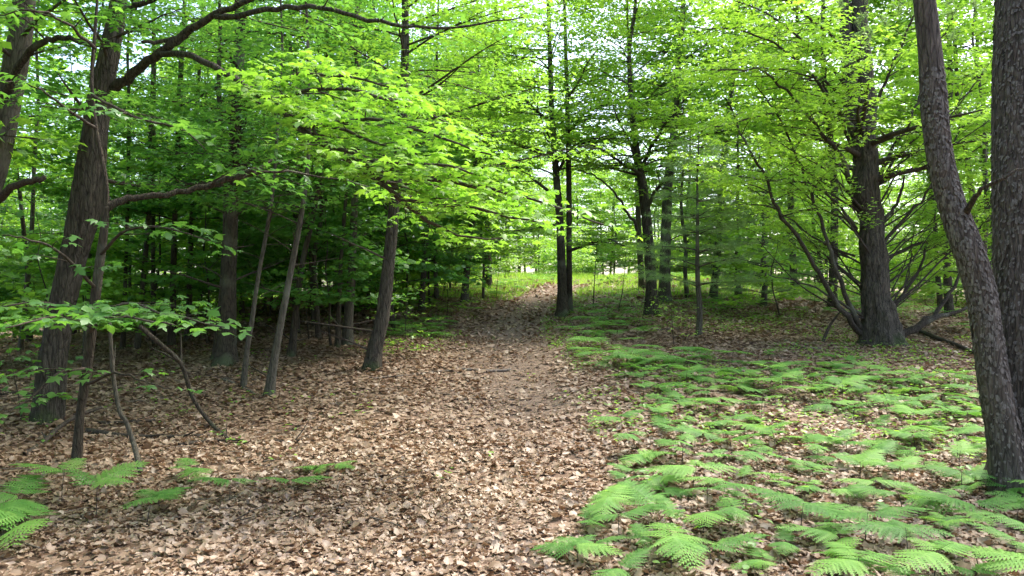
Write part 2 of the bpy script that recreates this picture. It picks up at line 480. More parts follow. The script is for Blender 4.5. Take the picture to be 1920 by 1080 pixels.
def scatter_band(y0, y1, dens, margin=1.0):
    hw = y1 * 960 / F + margin
    n = int((y1 - y0) * 2 * hw * dens)
    x = NR.uniform(-hw, hw, n); y = NR.uniform(y0, y1, n)
    m = np.abs(x) < y * 960 / F + margin
    return x[m], y[m]

def litter_leaves(x, y, size, tpl, lift=.03):
    n = len(x)
    d = np.abs(x - path_x(y))
    z = ground(x, y) + NR.uniform(.004, lift, n)
    a = NR.uniform(0, 2 * PI, n)
    D = np.stack([np.cos(a), np.sin(a), NR.normal(0, .18, n)], 1)
    U = np.stack([NR.normal(0, .3, n), NR.normal(0, .3, n), np.ones(n)], 1)
    flip = NR.rand(n) < .35
    U[flip] *= -1
    P = np.stack([x, y, z + np.where(flip, .012, 0)], 1)
    S = size * np.clip(np.exp(NR.normal(-.1, .42, n)), .35, 2.1)
    big = vnoise(x * .8, y * .8, 21); fine = vnoise(x * 4, y * 4, 22)
    var = np.clip(.42 + .28 * (big - .5) + .2 * (fine - .5) + NR.normal(0, .17, n), 0, 1)
    return P, D, U, S, var
def build_litter():
    Vs, Ts, As = [], [], []; off = 0
    for (y0, y1, dens, size, tpl) in ((3.3, 6.5, 1500, .043, LEAF_DRY), (6.5, 9, 900, .05, LEAF_DRY), (9, 17, 520, .062, LEAF_DRY_FAR), (17, 24, 180, .09, LEAF_DRY_FAR), (24, 36, 55, .14, LEAF_DRY_FAR)):
        x, y = scatter_band(y0, y1, dens)
        d = np.abs(x - path_x(y))
        worn = np.exp(-(d / 1.0) ** 2) * (.2 + .42 * sstep(7, 12, y)) * (.6 + .7 * vnoise(x * 2, y * .9, 35)) + .35 * np.exp(-((x - .55) / .45) ** 2) * (vnoise(x * 1.5, y * .8, 31) > .55)
        bare = (vnoise(x * 1.7, y * 1.7, 33) > .78) * .7
        m = NR.rand(len(x)) > np.maximum(worn, bare)
        x, y = x[m], y[m]
        P, D, U, S, var = litter_leaves(x, y, size, tpl)
        kinds = [tpl] if tpl is LEAF_DRY_FAR else [LEAF_DRY, LEAF_LONG, LEAF_CURL]
        pick = NR.randint(0, len(kinds), len(x))
        for q, tq in enumerate(kinds):
            mq = pick == q
            V, T, k = place(tq, P[mq], D[mq], U[mq], S[mq])
            Vs.append(V); Ts.append(T + off); As.append(np.repeat(var[mq], k)); off += len(V)
    me = tri_mesh('leaf_litter', np.concatenate(Vs), np.concatenate(Ts), LM['litter'], np.concatenate(As))
    o = link('leaf_litter', me)
    tag(o, 'brown and pinkish dry leaf litter covering the forest floor', 'leaf litter', kind='stuff')
    # the largest leaves in view, one by one
    x, y = scatter_band(3.9, 6.2, 13, -.2)
    x, y = x[:240], y[:240]
    P, D, U, S, var = litter_leaves(x, y, .058, LEAF_DRY, .035)
    protos = []
    for q in range(8):
        v, t = LEAF_DRY
        v = v.copy(); v[:, 2] *= R.uniform(.4, 1.5); v[:, 0] *= R.uniform(.8, 1.15); v += NR.normal(0, .035, v.shape)
        for w in (.25, .6, .9):
            protos.append(tri_mesh('fallen_leaf', v, t, LM['litter'], np.full(len(v), w)))
    for i in range(len(x)):
        Dn = Vector(D[i]).normalized(); Xn = Dn.cross(Vector((0, 0, 1))).normalized(); Zn = Xn.cross(Dn)
        o = link('fallen_leaf', protos[R.randrange(len(protos))], FLOOR)
        M = Matrix((Xn, Dn, Zn)).transposed().to_4x4()
        M = Matrix.Translation(Vector((P[i][0], P[i][1], gz(x[i], y[i]) + .022))) @ M @ Matrix.Scale(S[i], 4)
        o.matrix_local = M
build_litter()

# ------------------------------------------------------------------ trees of the hand-placed kind
def trunk_part(root, P, rad, mat, sides=16, bump=.1, flare=.3, name='trunk', m=5, lobes=5, ridge=0.0, rfreq=14):
    o = root.location
    S = smooth_line(P, m); n = len(S)
    rr = np.interp(np.linspace(0, 1, n), np.linspace(0, 1, len(rad)), rad) * .83
    mb = MB(); mb.tube([p - o for p in S], rr, sides, bump, 1, flare, lobes=lobes, ridge=ridge, rfreq=rfreq)
    mb.build(name, mat, root)
    return S, list(rr)
def limb_part(root, P, rad, mat, g=None, name='limb', sides=8, m=4, spray=None):
    S = smooth_line(P, m); n = len(S)
    S = [S[0]] + [p + Vector((R.gauss(0, 1), R.gauss(0, 1), R.gauss(0, 1))) * .0011 * p.y for p in S[1:]]
    rr = list(np.interp(np.linspace(0, 1, n), np.linspace(0, 1, len(rad)), rad))
    mb = MB(); mb.tube([p - root.location for p in S], rr, sides, .14, 1.5)
    mb.build(name, mat, root)
    if g is not None and spray is not None:
        g.spray([p - root.location for p in S], rr, **spray)
    return S, rr
def w(px, D):                     # a width in photo pixels as a radius
    return px / F * D / 2
def finish(root, g, leafkey, tpl=LEAF_FAR, size=.1, gap=.075, tilt=.33, single=0, wood='twig', keep=1.0, clip=None):
    if g.wood.V:
        g.wood.build('twigs', BM[wood], root, 'stuff')
    me = g.leaves(tpl, size, gap, tilt, LM[leafkey], keep=keep, clip=clip)
    if me is None: return
    if single:
        pos, d, U, S, var = g.leafdata
        wp = pos + np.array(root.location)
        dist = np.linalg.norm(wp - np.array([0, 0, EYE]), axis=1)
        inview = (np.abs(wp[:, 0]) < wp[:, 1] * 960 / F) & (wp[:, 2] - EYE < wp[:, 1] * .4) & (wp[:, 1] > 1)
        order = np.argsort(np.where(inview, dist / S, 1e9))[:single]
        mask = np.ones(len(pos), bool); mask[order] = False
        V, T, kk = place(tpl, pos[mask], d[mask], U[mask], S[mask])
        bpy.data.meshes.remove(me)
        me = tri_mesh('crown', V, T, LM[leafkey], np.repeat(var[mask], kk))
        protos = [tri_mesh('leaf', tpl[0] * np.array([R.uniform(.9, 1.1), 1, R.uniform(.5, 1.6)]), tpl[1], LM[leafkey], np.full(len(tpl[0]), q / 7)) for q in range(8)]
        for i in order:
            Dn = Vector(d[i]).normalized(); Xn = Dn.cross(Vector(U[i])).normalized(); Zn = Xn.cross(Dn)
            o = link('leaf', protos[min(7, int(var[i] * 8))], root)
            o.matrix_local = Matrix.Translation(Vector(pos[i])) @ Matrix((Xn, Dn, Zn)).transposed().to_4x4() @ Matrix.Scale(float(S[i]), 4)
    link('crown', me, root, 'stuff')
def random_limbs(g, S, rr, o, z0, z1, n, L, rad=.3, up=(.1, .6), step=.24, sub=.8, twig=.34, az=None, lz=.05, sides=4):
    """limbs off a trunk polyline between two heights above its base"""
    zs = [p.z - o.z for p in S]
    for k in range(n):
        z = z0 + (z1 - z0) * (k + g.r.random()) / n
        i = min(range(len(S)), key=lambda q: abs(zs[q] - z))
        a = g.r.uniform(0, 2 * PI) if az is None else g.r.uniform(*az)
        f = (z - z0) / max(.01, z1 - z0)
        ln = L * (1.0 - .45 * f) * g.r.uniform(.65, 1.15)
        d = Vector((math.cos(a), math.sin(a), g.r.uniform(*up)))
        P, pr = g.arm(S[i] - o, d, ln, rr[i] * rad, 7, level_z=lz)
        g.wood.tube(P, pr, 5)
        g.spray(P, pr, .22, step, sub, twig, sides)

# --- two-stemmed pine on the right
def pine_pair():
    b = gnd(1893, 925); D = b.y
    root = empty('pine_tree', b, 'scaly barked pine with two trunks joined at the base, one leaning over the ferns', 'tree')
    big = [Vector((b.x + .10, b.y + .12, b.z - .15)), at(1935, 800, D + .1), at(1926, 600, D + .12), at(1922, 400, D + .15), at(1920, 200, D + .2), at(1922, 0, D + .25), at(1930, -400, D + .4), at(1940, -900, D + .5)]
    S1, r1 = trunk_part(root, big, [w(146, D), w(137, D), w(135, D), w(132, D), w(128, D), w(122, D), w(100, D), w(60, D)], BM['pine'], 44, .05, .08, m=22, lobes=4)
    lean = [Vector((b.x - .03, b.y - .06, b.z - .15)), at(1884, 830, D - .05), at(1864, 720, D - .05), at(1850, 620, D - .05), at(1838, 545, D - .05), at(1812, 460, D - .05), at(1783, 380, D), at(1762, 290, D), at(1752, 200, D), at(1745, 100, D), at(1733, 0, D), at(1700, -250, D), at(1690, -600, D)]
    S2, r2 = trunk_part(root, lean, [w(80, D), w(70, D), w(63, D), w(59, D), w(61, D), w(61, D), w(55, D), w(53, D), w(55, D), w(49, D), w(46, D), w(38, D), w(20, D)], BM['pine'], 32, .12, .08, m=14, lobes=4)
    # lifted bark scales
    for S, rr, n in ((S1, r1, 5200), (S2, r2, 2800)):
        V = []; T = []; A = []
        L = len(S)
        for k in range(n):
            t = R.uniform(0.0, L * .72); i = int(t)
            if i >= L - 1: continue
            c = S[i].lerp(S[i + 1], t - i); rad = rr[i] * R.uniform(.985, 1.03)
            ax = (S[i + 1] - S[i]).normalized(); a = R.uniform(0, 2 * PI)
            ref = Vector((1, 0, 0)); u = (ref - ax * ref.dot(ax)).normalized(); v = ax.cross(u)
            out = u * math.cos(a) + v * math.sin(a); tan = ax.cross(out)
            wd, ht, lf = R.uniform(.006, .017), R.uniform(.010, .032), R.uniform(.002, .009)
            c0 = c + out * rad - b
            pts = [c0 + tan * -wd * .6 + ax * ht + out * -.004, c0 + tan * wd * .7 + ax * ht * .8 + out * -.004, c0 + tan * wd + out * lf * .6, c0 + tan * wd * .3 - ax * ht + out * lf, c0 - tan * wd * .7 - ax * ht * .7 + out * lf * .8, c0 - tan * wd + out * lf * .3]
            q = len(V); V += [tuple(p) for p in pts]
            T += [(q, q + 1, q + 2), (q, q + 2, q + 3), (q, q + 3, q + 4), (q, q + 4, q + 5)]
        link('bark_scales', tri_mesh('bark_scales', V, T, BM['scale']), root, 'stuff')
    # knots and dead stubs
    limb_part(root, [at(1812, 398, D - .1), at(1835, 362, D - .35), at(1872, 338, D - .5), at(1918, 316, D - .55), at(1960, 300, D - .5)], [w(13, D), w(8, D), w(6, D), w(4, D), w(2, D)], BM['brown'], name='dead_branch')
    # crown above the frame, and a light pine bough dipping into the top of it
    g = Grow(5)
    needles = []
    for (px, py, DD, ex, ey, eD) in ((1745, -60, D, 1560, -30, D + .6), (1735, -150, D, 1640, 40, D + 1.2), (1920, -200, D, 1800, 30, D + 1.4), (1730, -300, D, 1500, -120, D + 2)):
        P = smooth_line([at(px, py, DD), at((px + ex) / 2, (py + ey) / 2 - 40, (DD + eD) / 2), at(ex, ey, eD)], 5)
        g.spray([p - b for p in P], [.02] * len(P), .25, .12, .55, .25)
    g.wood.build('twigs', BM['twig'], root, 'stuff')
    link('crown', needle_mesh(g.twigs, g.nr, 7, .09), root, 'stuff')
def needle_mesh(twigs, nr, tufts=6, nl=.09, per=14):
    P = np.array([t[0] for t in twigs]); D = np.array([t[1] for t in twigs]); L = np.array([t[2] for t in twigs])
    idx = np.repeat(np.arange(len(twigs)), tufts)
    f = nr.uniform(.2, 1, len(idx))
    pos = np.repeat(P[idx] + D[idx] * (L[idx] * f)[:, None], per, 0)
    dd = np.repeat(D[idx], per, 0)
    n = len(pos)
    d = dd * .7 + nr.normal(0, .55, (n, 3)); d /= np.linalg.norm(d, axis=1)[:, None]
    U = nr.normal(0, 1, (n, 3))
    tpl = _tpl([(-.026, 0, 0), (.026, 0, 0), (0, 1, 0)], [(0, 1, 2)])
    V, T, k = place(tpl, pos, d, U, nl * nr.uniform(.7, 1.2, n))
    return tri_mesh('crown', V, T, LM['pine'], np.repeat(nr.rand(n), k))
pine_pair()

# --- the big many-limbed maple
def big_maple():
    b = gnd(1655, 648); D = b.y
    root = empty('maple_tree', b, 'big old maple with flared base and many limbs fanning out low, right of the path', 'tree')
    b0 = b - Vector((0, 0, .2))
    S, rr = trunk_part(root, [b0, at(1650, 598, D), at(1641, 560, D), at(1640, 510, D), at(1634, 455, D), at(1634, 410, D + .05), at(1623, 360, D), at(1625, 300, D), at(1613, 225, D)],
                       [w(98, D), w(78, D), w(64, D), w(56, D), w(58, D), w(50, D), w(60, D), w(54, D), w(50, D)], BM['maple'], 72, .26, .42, m=26, lobes=6, ridge=.13, rfreq=13)
    g = Grow(21)
    M = BM['maple']; B2 = BM['brown']
    limb_part(root, [at(1612, 250, D), at(1596, 190, D), at(1590, 120, D), at(1584, 40, D + .2), at(1570, -80, D + .3), at(1540, -260, D + .4)], [w(40, D), w(32, D), w(26, D), w(22, D), w(15, D), w(7, D)], M, g, 'limb', 12, spray=dict(t0=.45, step=.3, sub=1.3))
    limb_part(root, [at(1618, 250, D), at(1622, 180, D + .1), at(1616, 90, D + .1), at(1612, 0, D + .1), at(1620, -150, D), at(1640, -320, D)], [w(44, D), w(38, D), w(32, D), w(27, D), w(19, D), w(8, D)], M, g, 'limb', 12, spray=dict(t0=.5, step=.3, sub=1.3))
    def L(pts, w0, w1, mat=B2, t0=.35, step=.17, sub=1.15, leafy=True, dd=0.0):
        n = len(pts)
        P = [at(x, y, D + dd * i / (n - 1)) for i, (x, y) in enumerate(pts)]
        P[0] = at(pts[0][0], pts[0][1], D)
        limb_part(root, P, [w((w0 + (w1 - w0) * (i / (n - 1)) ** .7) * .52, D) for i in range(n)], mat, g if leafy else None, spray=dict(t0=t0, step=step, sub=sub, twig=.32))
    L([(1618, 628), (1575, 580), (1535, 510), (1495, 445), (1460, 395), (1430, 325), (1395, 265), (1360, 180)], 24, 6, dd=-1.5, t0=.55)
    L([(1622, 632), (1590, 565), (1562, 490), (1545, 430), (1512, 345), (1497, 295), (1465, 230), (1420, 160)], 22, 5, dd=-.6, t0=.5)
    L([(1625, 600), (1560, 555), (1500, 530), (1440, 515)], 12, 3, dd=-.8, t0=.3, leafy=False)
    L([(1602, 350), (1570, 285), (1530, 235), (1475, 170), (1420, 125), (1350, 90)], 20, 4, dd=-2.2, t0=.3)
    L([(1606, 300), (1580, 230), (1550, 175), (1540, 120), (1545, 60)], 14, 4, dd=-1.2, t0=.4)
    L([(1606, 430), (1560, 370), (1500, 340), (1440, 335), (1360, 330)], 12, 2, dd=-1.5, t0=.3)
    L([(1604, 480), (1540, 455), (1470, 400), (1400, 350), (1330, 310), (1290, 290)], 10, 2, dd=1.0, t0=.35)
    L([(1608, 250), (1560, 190), (1490, 110), (1400, 60), (1300, 50)], 16, 3, dd=-2.6, t0=.2, step=.13, sub=1.3)
    L([(1604, 180), (1540, 110), (1460, 40), (1380, 0)], 14, 3, dd=-3.0, t0=.2, step=.13, sub=1.3)
    L([(1600, 200), (1520, 140), (1420, 130), (1320, 130)], 12, 3, dd=-3.2, t0=.2, step=.13, sub=1.2)
    L([(1606, 240), (1530, 210), (1440, 215), (1340, 240)], 12, 3, dd=-2.4, t0=.25, step=.15, sub=1.2)
    L([(1596, 100), (1500, 20), (1400, -40), (1290, -50)], 12, 3, dd=-3.2, t0=.2, step=.13, sub=1.2)
    L([(1640, 345), (1675, 280), (1710, 220), (1730, 165), (1760, 80), (1800, 10)], 16, 4, dd=.8, t0=.4)
    L([(1645, 348), (1690, 285), (1735, 245), (1800, 190), (1850, 130)], 14, 3, dd=1.2, t0=.4)
    L([(1652, 425), (1676, 390), (1690, 358), (1694, 330)], 16, 7, leafy=False)
    L([(1656, 458), (1705, 400), (1745, 350), (1790, 260), (1850, 200)], 14, 4, dd=-.5, t0=.4)
    L([(1655, 488), (1725, 455), (1780, 440), (1850, 380), (1910, 350)], 14, 4, dd=1, t0=.4)
    L([(1636, 230), (1660, 150), (1700, 60), (1730, -20)], 16, 5, dd=-.8, t0=.3)
    L([(1690, 632), (1742, 602), (1785, 588), (1830, 572), (1880, 540)], 26, 6, dd=.4, t0=.6, leafy=False)
    L([(1695, 628), (1747, 590), (1780, 548), (1809, 495), (1850, 400), (1880, 300)], 22, 5, dd=.6, t0=.55)
    L([(1668, 575), (1700, 543), (1725, 500), (1745, 430), (1760, 380)], 16, 5, dd=.9, t0=.6)
    L([(1640, 600), (1690, 560), (1705, 500), (1715, 420)], 10, 3, dd=1.2, t0=.8, leafy=False)
    L([(1650, 640), (1690, 662), (1725, 678), (1758, 688)], 14, 5, leafy=False, dd=-1.9)
    random_limbs(g, S, rr, root.location, 3.2, 4.6, 9, 3.0, up=(.2, .7))
    fan = MB(); gf = Grow(77)
    for k in range(46):
        a = gf.r.uniform(-.5, .9) if k % 2 else gf.r.uniform(2.3, 3.8)
        i = gf.r.randrange(4, int(len(S) * .8)); z0 = S[i] - root.location
        Q, qr = gf.arm(z0, (math.cos(a), math.sin(a) * .8, gf.r.uniform(.3, 1.4)), gf.r.uniform(1.4, 4.0), gf.r.uniform(.012, .03), 12, level_z=gf.r.uniform(.3, .9), pull=.12, wob=.2)
        fan.tube(Q, qr, 5)
        for _ in range(7):
            j = gf.r.randrange(3, 12); d = (Q[j] - Q[j - 1]).normalized()
            Q2, q2 = gf.arm(Q[j], d + Vector((gf.r.gauss(0, .7), gf.r.gauss(0, .7), gf.r.gauss(.1, .4))), gf.r.uniform(.3, 1.2), qr[j] * .5, 6, level_z=.3, wob=.3)
            fan.tube(Q2, q2, 3)
            if Q2[-1].z > 1.9: g.twigs += [(q, d, .3) for q in Q2[3:]]
    fan.build('dead_branches', BM['twig'], root, 'stuff')
    finish(root, g, 'bright', LEAF_FAR, .105, .045, clip=lambda p: p[:, 2] > 1.7)
big_maple()

# --- the tall leaning tree at the left with the bright boughs over the path
def left_giant():
    b = gnd(88, 790); D = b.y
    root = empty('maple_tree', b, 'thick ridged trunk at the left with long boughs reaching over the path', 'tree')
    M = BM['maple']; g = Grow(33); g.tw = .09
    S, rr = trunk_part(root, [b - Vector((0, 0, .2)), at(96, 700, D), at(112, 600, D), at(132, 500, D), at(158, 400, D), at(170, 310, D), at(184, 200, D), at(206, 100, D), at(224, 0, D), at(250, -160, D), at(270, -400, D)],
                       [w(66, D), w(58, D), w(56, D), w(58, D), w(68, D), w(62, D), w(52, D), w(42, D), w(36, D), w(28, D), w(14, D)], M, 72, .14, .3, m=20, ridge=.11, rfreq=16)
    limb_part(root, [at(215, 165, D), at(258, 130, D - .2), at(300, 100, D - .4), at(345, 65, D - .5), at(400, 28, D - .7), at(470, 0, D - .9), at(560, -60, D - 1.2)], [w(19, D), w(17, D), w(15, D), w(15, D), w(11, D), w(9, D), w(5, D)], M, g, sides=10, spray=dict(t0=.6, step=.3, sub=1.0))
    limb_part(root, [at(350, 66, D - .5), at(300, 76, D - .5), at(268, 80, D - .6)], [w(10, D), w(8, D), w(6, D)], M)
    # the long bough
    bough = [at(296, 102, D - .4), at(360, 104, D - .8), at(440, 150, D - 1.2), at(500, 190, D - 1.6), at(560, 240, D - 2.0), at(620, 283, D - 2.3), at(700, 325, D - 2.5)]
    limb_part(root, bough, [w(12, D), w(11, D), w(10, D), w(10, D), w(8, D), w(7, D), w(4, D)], M, g, sides=8, spray=dict(t0=.5, step=.3, sub=.6))
    gd = g; g = Grow(34); g.tw = .09
    sp = dict(t0=.12, step=.15, sub=.62, twig=.26)
    def bl(P, w0=7, w1=2, **k):
        q = dict(sp); q.update(k)
        limb_part(root, P, [w(w0, D), w((w0 + w1) / 2, D), w(w1, D)], BM['twig'], g, 'branch', 6, spray=q)
    bl([at(560, 240, D - 2), at(690, 225, D - 2.6), at(800, 250, D - 3), at(920, 292, D - 3.2)])
    bl([at(500, 190, D - 1.6), at(620, 165, D - 2.2), at(740, 190, D - 2.6), at(850, 235, D - 2.9)])
    bl([at(620, 283, D - 2.3), at(740, 330, D - 2.8), at(880, 345, D - 3.0), at(1000, 375, D - 3.1), at(1140, 425, D - 3.1)], 8)
    bl([at(640, 290, D - 2.4), at(760, 372, D - 2.7), at(890, 390, D - 2.8), at(1020, 420, D - 2.9)])
    bl([at(590, 262, D - 2.1), at(700, 300, D - 2.9), at(820, 310, D - 3.3), at(900, 330, D - 3.4)])
    bl([at(530, 215, D - 1.8), at(600, 230, D - 2.3), at(700, 265, D - 2.8), at(780, 290, D - 3.0)])
    bl([at(450, 155, D - 1.3), at(540, 200, D - 1.9), at(600, 260, D - 2.3), at(640, 300, D - 2.5)])
    bl([at(470, 168, D - 1.4), at(560, 140, D - 1.6), at(680, 150, D - 1.9), at(800, 190, D - 2.1)])
    bl([at(700, 325, D - 2.5), at(780, 400, D - 2.3), at(860, 440, D - 2.2), at(960, 450, D - 2.0)])
    bl([at(690, 320, D - 2.5), at(740, 345, D - 2.2), at(840, 375, D - 1.9), at(940, 405, D - 1.7)])
    # the high bough across the top
    gb = g; g = gd
    limb_part(root, [at(405, 30, D - .7), at(450, 30, D - .9), at(520, 16, D - 1.1), at(600, 14, D - 1.3), at(690, 36, D - 1.5), at(780, 50, D - 1.6), at(880, 48, D - 1.6), at(980, 30, D - 1.5)], [w(12, D), w(10, D), w(9, D), w(8, D), w(7, D), w(5, D), w(4, D), w(2, D)], M, g, sides=8, spray=dict(t0=.3, step=.34, sub=.7, twig=.26))
    # broken stub and lower limbs
    limb_part(root, [at(212, 25, D), at(240, 14, D), at(272, 4, D - .1), at(330, -30, D - .2)], [w(18, D), w(13, D), w(10, D), w(5, D)], M, g, spray=dict(t0=.6, step=.3, sub=.8))
    random_limbs(g, S, rr, root.location, 3.0, 8, 13, 2.6, rad=.2, up=(.1, .5), step=.24, az=(-2.2, 2.2))
    finish(root, g, 'dark', LEAF_FAR, .095, .05)  # rest of the crown, drawn shaded by the darker leaf colour
    finish(root, gb, 'bough_lit', LEAF_MAPLE, .092, .040, single=280)  # outer boughs of the same tree, drawn lit by paler leaves
left_giant()

# --- slim tree beside it, with the long low limb and the leafy sprays near the ground
def left_slim():
    b = gnd(143, 868); D = b.y
    root = empty('maple_tree', b, 'slim crooked tree in front of the thick left trunk, with a long limb reaching right', 'tree')
    M = BM['brown']; g = Grow(44)
    trunk_part(root, [b - Vector((0, 0, .1)), at(150, 780, D), at(162, 700, D), at(174, 600, D), at(186, 500, D), at(196, 420, D), at(198, 340, D), at(180, 240, D), at(172, 150, D), at(178, 60, D), at(190, -100, D)],
               [w(21, D), w(17, D), w(20, D), w(22, D), w(20, D), w(18, D), w(11, D), w(9, D), w(8, D), w(7, D), w(3, D)], M, 12, .12, .3)
    limb_part(root, [at(198, 392, D), at(240, 370, D + .1), at(300, 367, D + .2), at(350, 357, D + .3), at(425, 337, D + .4), at(475, 318, D + .5), at(512, 303, D + .6)], [w(16, D), w(14, D), w(12, D), w(12, D), w(13, D), w(9, D), w(5, D)], M, g, sides=8, spray=dict(t0=.6, step=.3, sub=.7))
    limb_part(root, [at(425, 337, D + .4), at(520, 320, D + .8), at(600, 330, D + 1.1), at(690, 350, D + 1.4)], [w(7, D), w(6, D), w(4, D), w(2, D)], M, g, sides=6, spray=dict(t0=.2, step=.3, sub=.7))
    def bl(P, **k):
        q = dict(t0=.3, step=.17, sub=.5, twig=.22, flat=1.5); q.update(k)
        limb_part(root, P, [w(7, D), w(4, D), w(2, D)], BM['twig'], g, 'branch', 5, spray=q)
    bl([at(172, 618, D), at(230, 570, D - .9), at(300, 585, D - 1.4), at(420, 615, D - 1.8)])
    bl([at(170, 622, D), at(190, 590, D - 1.0), at(270, 600, D - 1.9), at(330, 610, D - 2.1)])
    bl([at(172, 615, D), at(120, 575, D - .8), at(50, 570, D - 1.2), at(-40, 580, D - 1.4)])
    bl([at(172, 605, D), at(130, 590, D - 1.2), at(80, 600, D - 2.0), at(10, 615, D - 2.3)])
    bl([at(166, 690, D), at(110, 700, D - .4), at(60, 745, D - .6), at(20, 770, D - .8)], step=.24)
    bl([at(160, 720, D), at(215, 700, D - .3), at(270, 715, D - .4), at(320, 730, D - .5)], step=.26)
    bl([at(180, 540, D), at(120, 480, D - .6), at(60, 450, D - .9), at(0, 440, D - 1.0)], step=.22)
    bl([at(186, 480, D), at(240, 430, D - .4), at(320, 430, D - .6), at(390, 450, D - .7)], step=.22)
    bl([at(180, 240, D), at(120, 200, D - .4), at(60, 160, D - .6), at(0, 150, D - .8)])
    bl([at(176, 180, D), at(250, 220, D - .4), at(330, 240, D - .5), at(390, 280, D - .6)])
    bl([at(178, 90, D), at(120, 40, D - .4), at(60, 20, D - .6), at(-10, 30, D - .6)])
    finish(root, g, 'dark', LEAF_MAPLE, .11, .07, single=250)
left_slim()

# --- leaning tree cut by the left edge of the photograph
def edge_tree():
    D = 9.0
    b = Vector((-8.6, D, gz(-8.6, D)))
    root = empty('maple_tree', b, 'grey trunk leaning in at the left edge of the view, with a dead stub', 'tree')
    M = BM['grey']; g = Grow(55)
    S, rr = trunk_part(root, [b - Vector((0, 0, .2)), at(-110, 560, D), at(-40, 400, D), at(-6, 300, D), at(14, 200, D), at(34, 100, D), at(46, 0, D), at(60, -200, D), at(70, -450, D)],
               [w(80, D), w(60, D), w(54, D), w(50, D), w(50, D), w(50, D), w(46, D), w(36, D), w(18, D)], M, 18, .12, .3, m=7)
    limb_part(root, [at(-2, 200, D - .1), at(22, 150, D - .2), at(50, 105, D - .3), at(80, 78, D - .4), at(120, 70, D - .5), at(160, 84, D - .6), at(210, 90, D - .7)], [w(18, D), w(15, D), w(12, D), w(11, D), w(9, D), w(6, D), w(3, D)], BM['brown'], g, sides=8, spray=dict(t0=.35, step=.3, sub=.8))
    limb_part(root, [at(-60, 430, D), at(-20, 390, D - .2), at(20, 352, D - .4), at(60, 340, D - .5), at(82, 334, D - .6)], [w(18, D), w(16, D), w(13, D), w(11, D), w(9, D)], BM['twig'], name='dead_branch')
    random_limbs(g, S, rr, root.location, 4.0, 9, 10, 2.6, rad=.2, up=(.1, .5), step=.3, az=(-1.6, 1.6))
    finish(root, g, 'dark', LEAF_FAR, .11, .055)
edge_tree()

# --- other trees one by one: (name, label, trunk pixels, widths, bark, leaf, crown from, crown to, limb count, limb length)
def plain_tree(name, label, cat, pts, wid, bark, leaf, z0, z1, nl, L, seed, tpl=LEAF_FAR, size=.105, up=(.1, .5), step=.19, sub=.95, extra=None, az=None, top=None, flare=.5, dead=0, gap=.06, group=None, more=1.5):
    nl = int(nl * more)
    b = gnd(*pts[0]); D = b.y
    root = empty(name, b, label, cat, group)
    P = [b - Vector((0, 0, .12))] + [at(x, y, D) for x, y in pts[1:]]
    last = P[-1]; dirv = (P[-1] - P[-2]).normalized(); dirv = (dirv + Vector((0, 0, 1.2))).normalized()
    H = top or (z1 + 1)
    while last.z - b.z < H:
        last = last + dirv * 1.2 + Vector((R.gauss(0, .06), R.gauss(0, .06), 0)); P.append(last)
    wl = [w(a, D) for a in wid]
    while len(wl) < len(P): wl.append(max(.012, wl[-1] * .82))
    S, rr = trunk_part(root, P, wl, BM[bark], 22, .14, flare, m=8, ridge=.07 if bark != 'grey' else .02, rfreq=9)
    g = Grow(seed)
    random_limbs(g, S, rr, root.location, z0, z1, nl, L, up=up, step=step, sub=sub, az=az)
    if dead:
        random_limbs2 = MB()
        for k in range(dead):
            i = R.randrange(3, max(4, int(len(S) * .45)))
            a = R.uniform(0, 2 * PI)
            Q, qr = g.arm(S[i] - root.location, (math.cos(a), math.sin(a), R.uniform(.1, .7)), R.uniform(.5, 1.6), rr[i] * .22, 6, level_z=.2)
            random_limbs2.tube(Q, qr, 4)
            Q2, q2 = g.arm(Q[3], (Q[4] - Q[3]) + Vector((R.gauss(0, .2), R.gauss(0, .2), .1)), .5, qr[3] * .6, 4)
            random_limbs2.tube(Q2, q2, 3)
        random_limbs2.build('dead_branches', BM['twig'], root, 'stuff')
    if extra: extra(root, g, D)
    finish(root, g, leaf, tpl, size, gap)
    return root

def ex_mid(root, g, D):
    pass
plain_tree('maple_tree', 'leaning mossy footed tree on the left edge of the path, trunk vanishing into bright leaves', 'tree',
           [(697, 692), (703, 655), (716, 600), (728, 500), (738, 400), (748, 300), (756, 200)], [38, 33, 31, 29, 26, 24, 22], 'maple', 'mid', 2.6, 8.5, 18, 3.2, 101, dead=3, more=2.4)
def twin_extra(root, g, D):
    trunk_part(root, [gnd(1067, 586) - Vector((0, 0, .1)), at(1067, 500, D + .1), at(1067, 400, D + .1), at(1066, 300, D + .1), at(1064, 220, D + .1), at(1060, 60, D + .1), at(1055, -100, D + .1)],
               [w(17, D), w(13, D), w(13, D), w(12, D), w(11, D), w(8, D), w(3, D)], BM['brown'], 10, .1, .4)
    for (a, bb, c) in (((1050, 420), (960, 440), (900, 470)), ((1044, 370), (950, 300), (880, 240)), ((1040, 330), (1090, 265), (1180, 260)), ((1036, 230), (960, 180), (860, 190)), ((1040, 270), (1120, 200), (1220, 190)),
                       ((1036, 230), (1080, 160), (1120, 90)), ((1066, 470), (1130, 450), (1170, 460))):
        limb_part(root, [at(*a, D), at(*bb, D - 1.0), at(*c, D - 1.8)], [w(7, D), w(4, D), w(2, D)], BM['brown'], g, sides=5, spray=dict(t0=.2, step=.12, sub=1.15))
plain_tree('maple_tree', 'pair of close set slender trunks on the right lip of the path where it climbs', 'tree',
           [(1056, 592), (1054, 540), (1052, 480), (1050, 420), (1044, 340), (1038, 260), (1034, 200), (1030, 60)], [30, 22, 19, 18, 16, 14, 13, 10], 'brown', 'bright', 3.6, 10, 20, 3.2, 102, extra=twin_extra, size=.125, more=2.6)
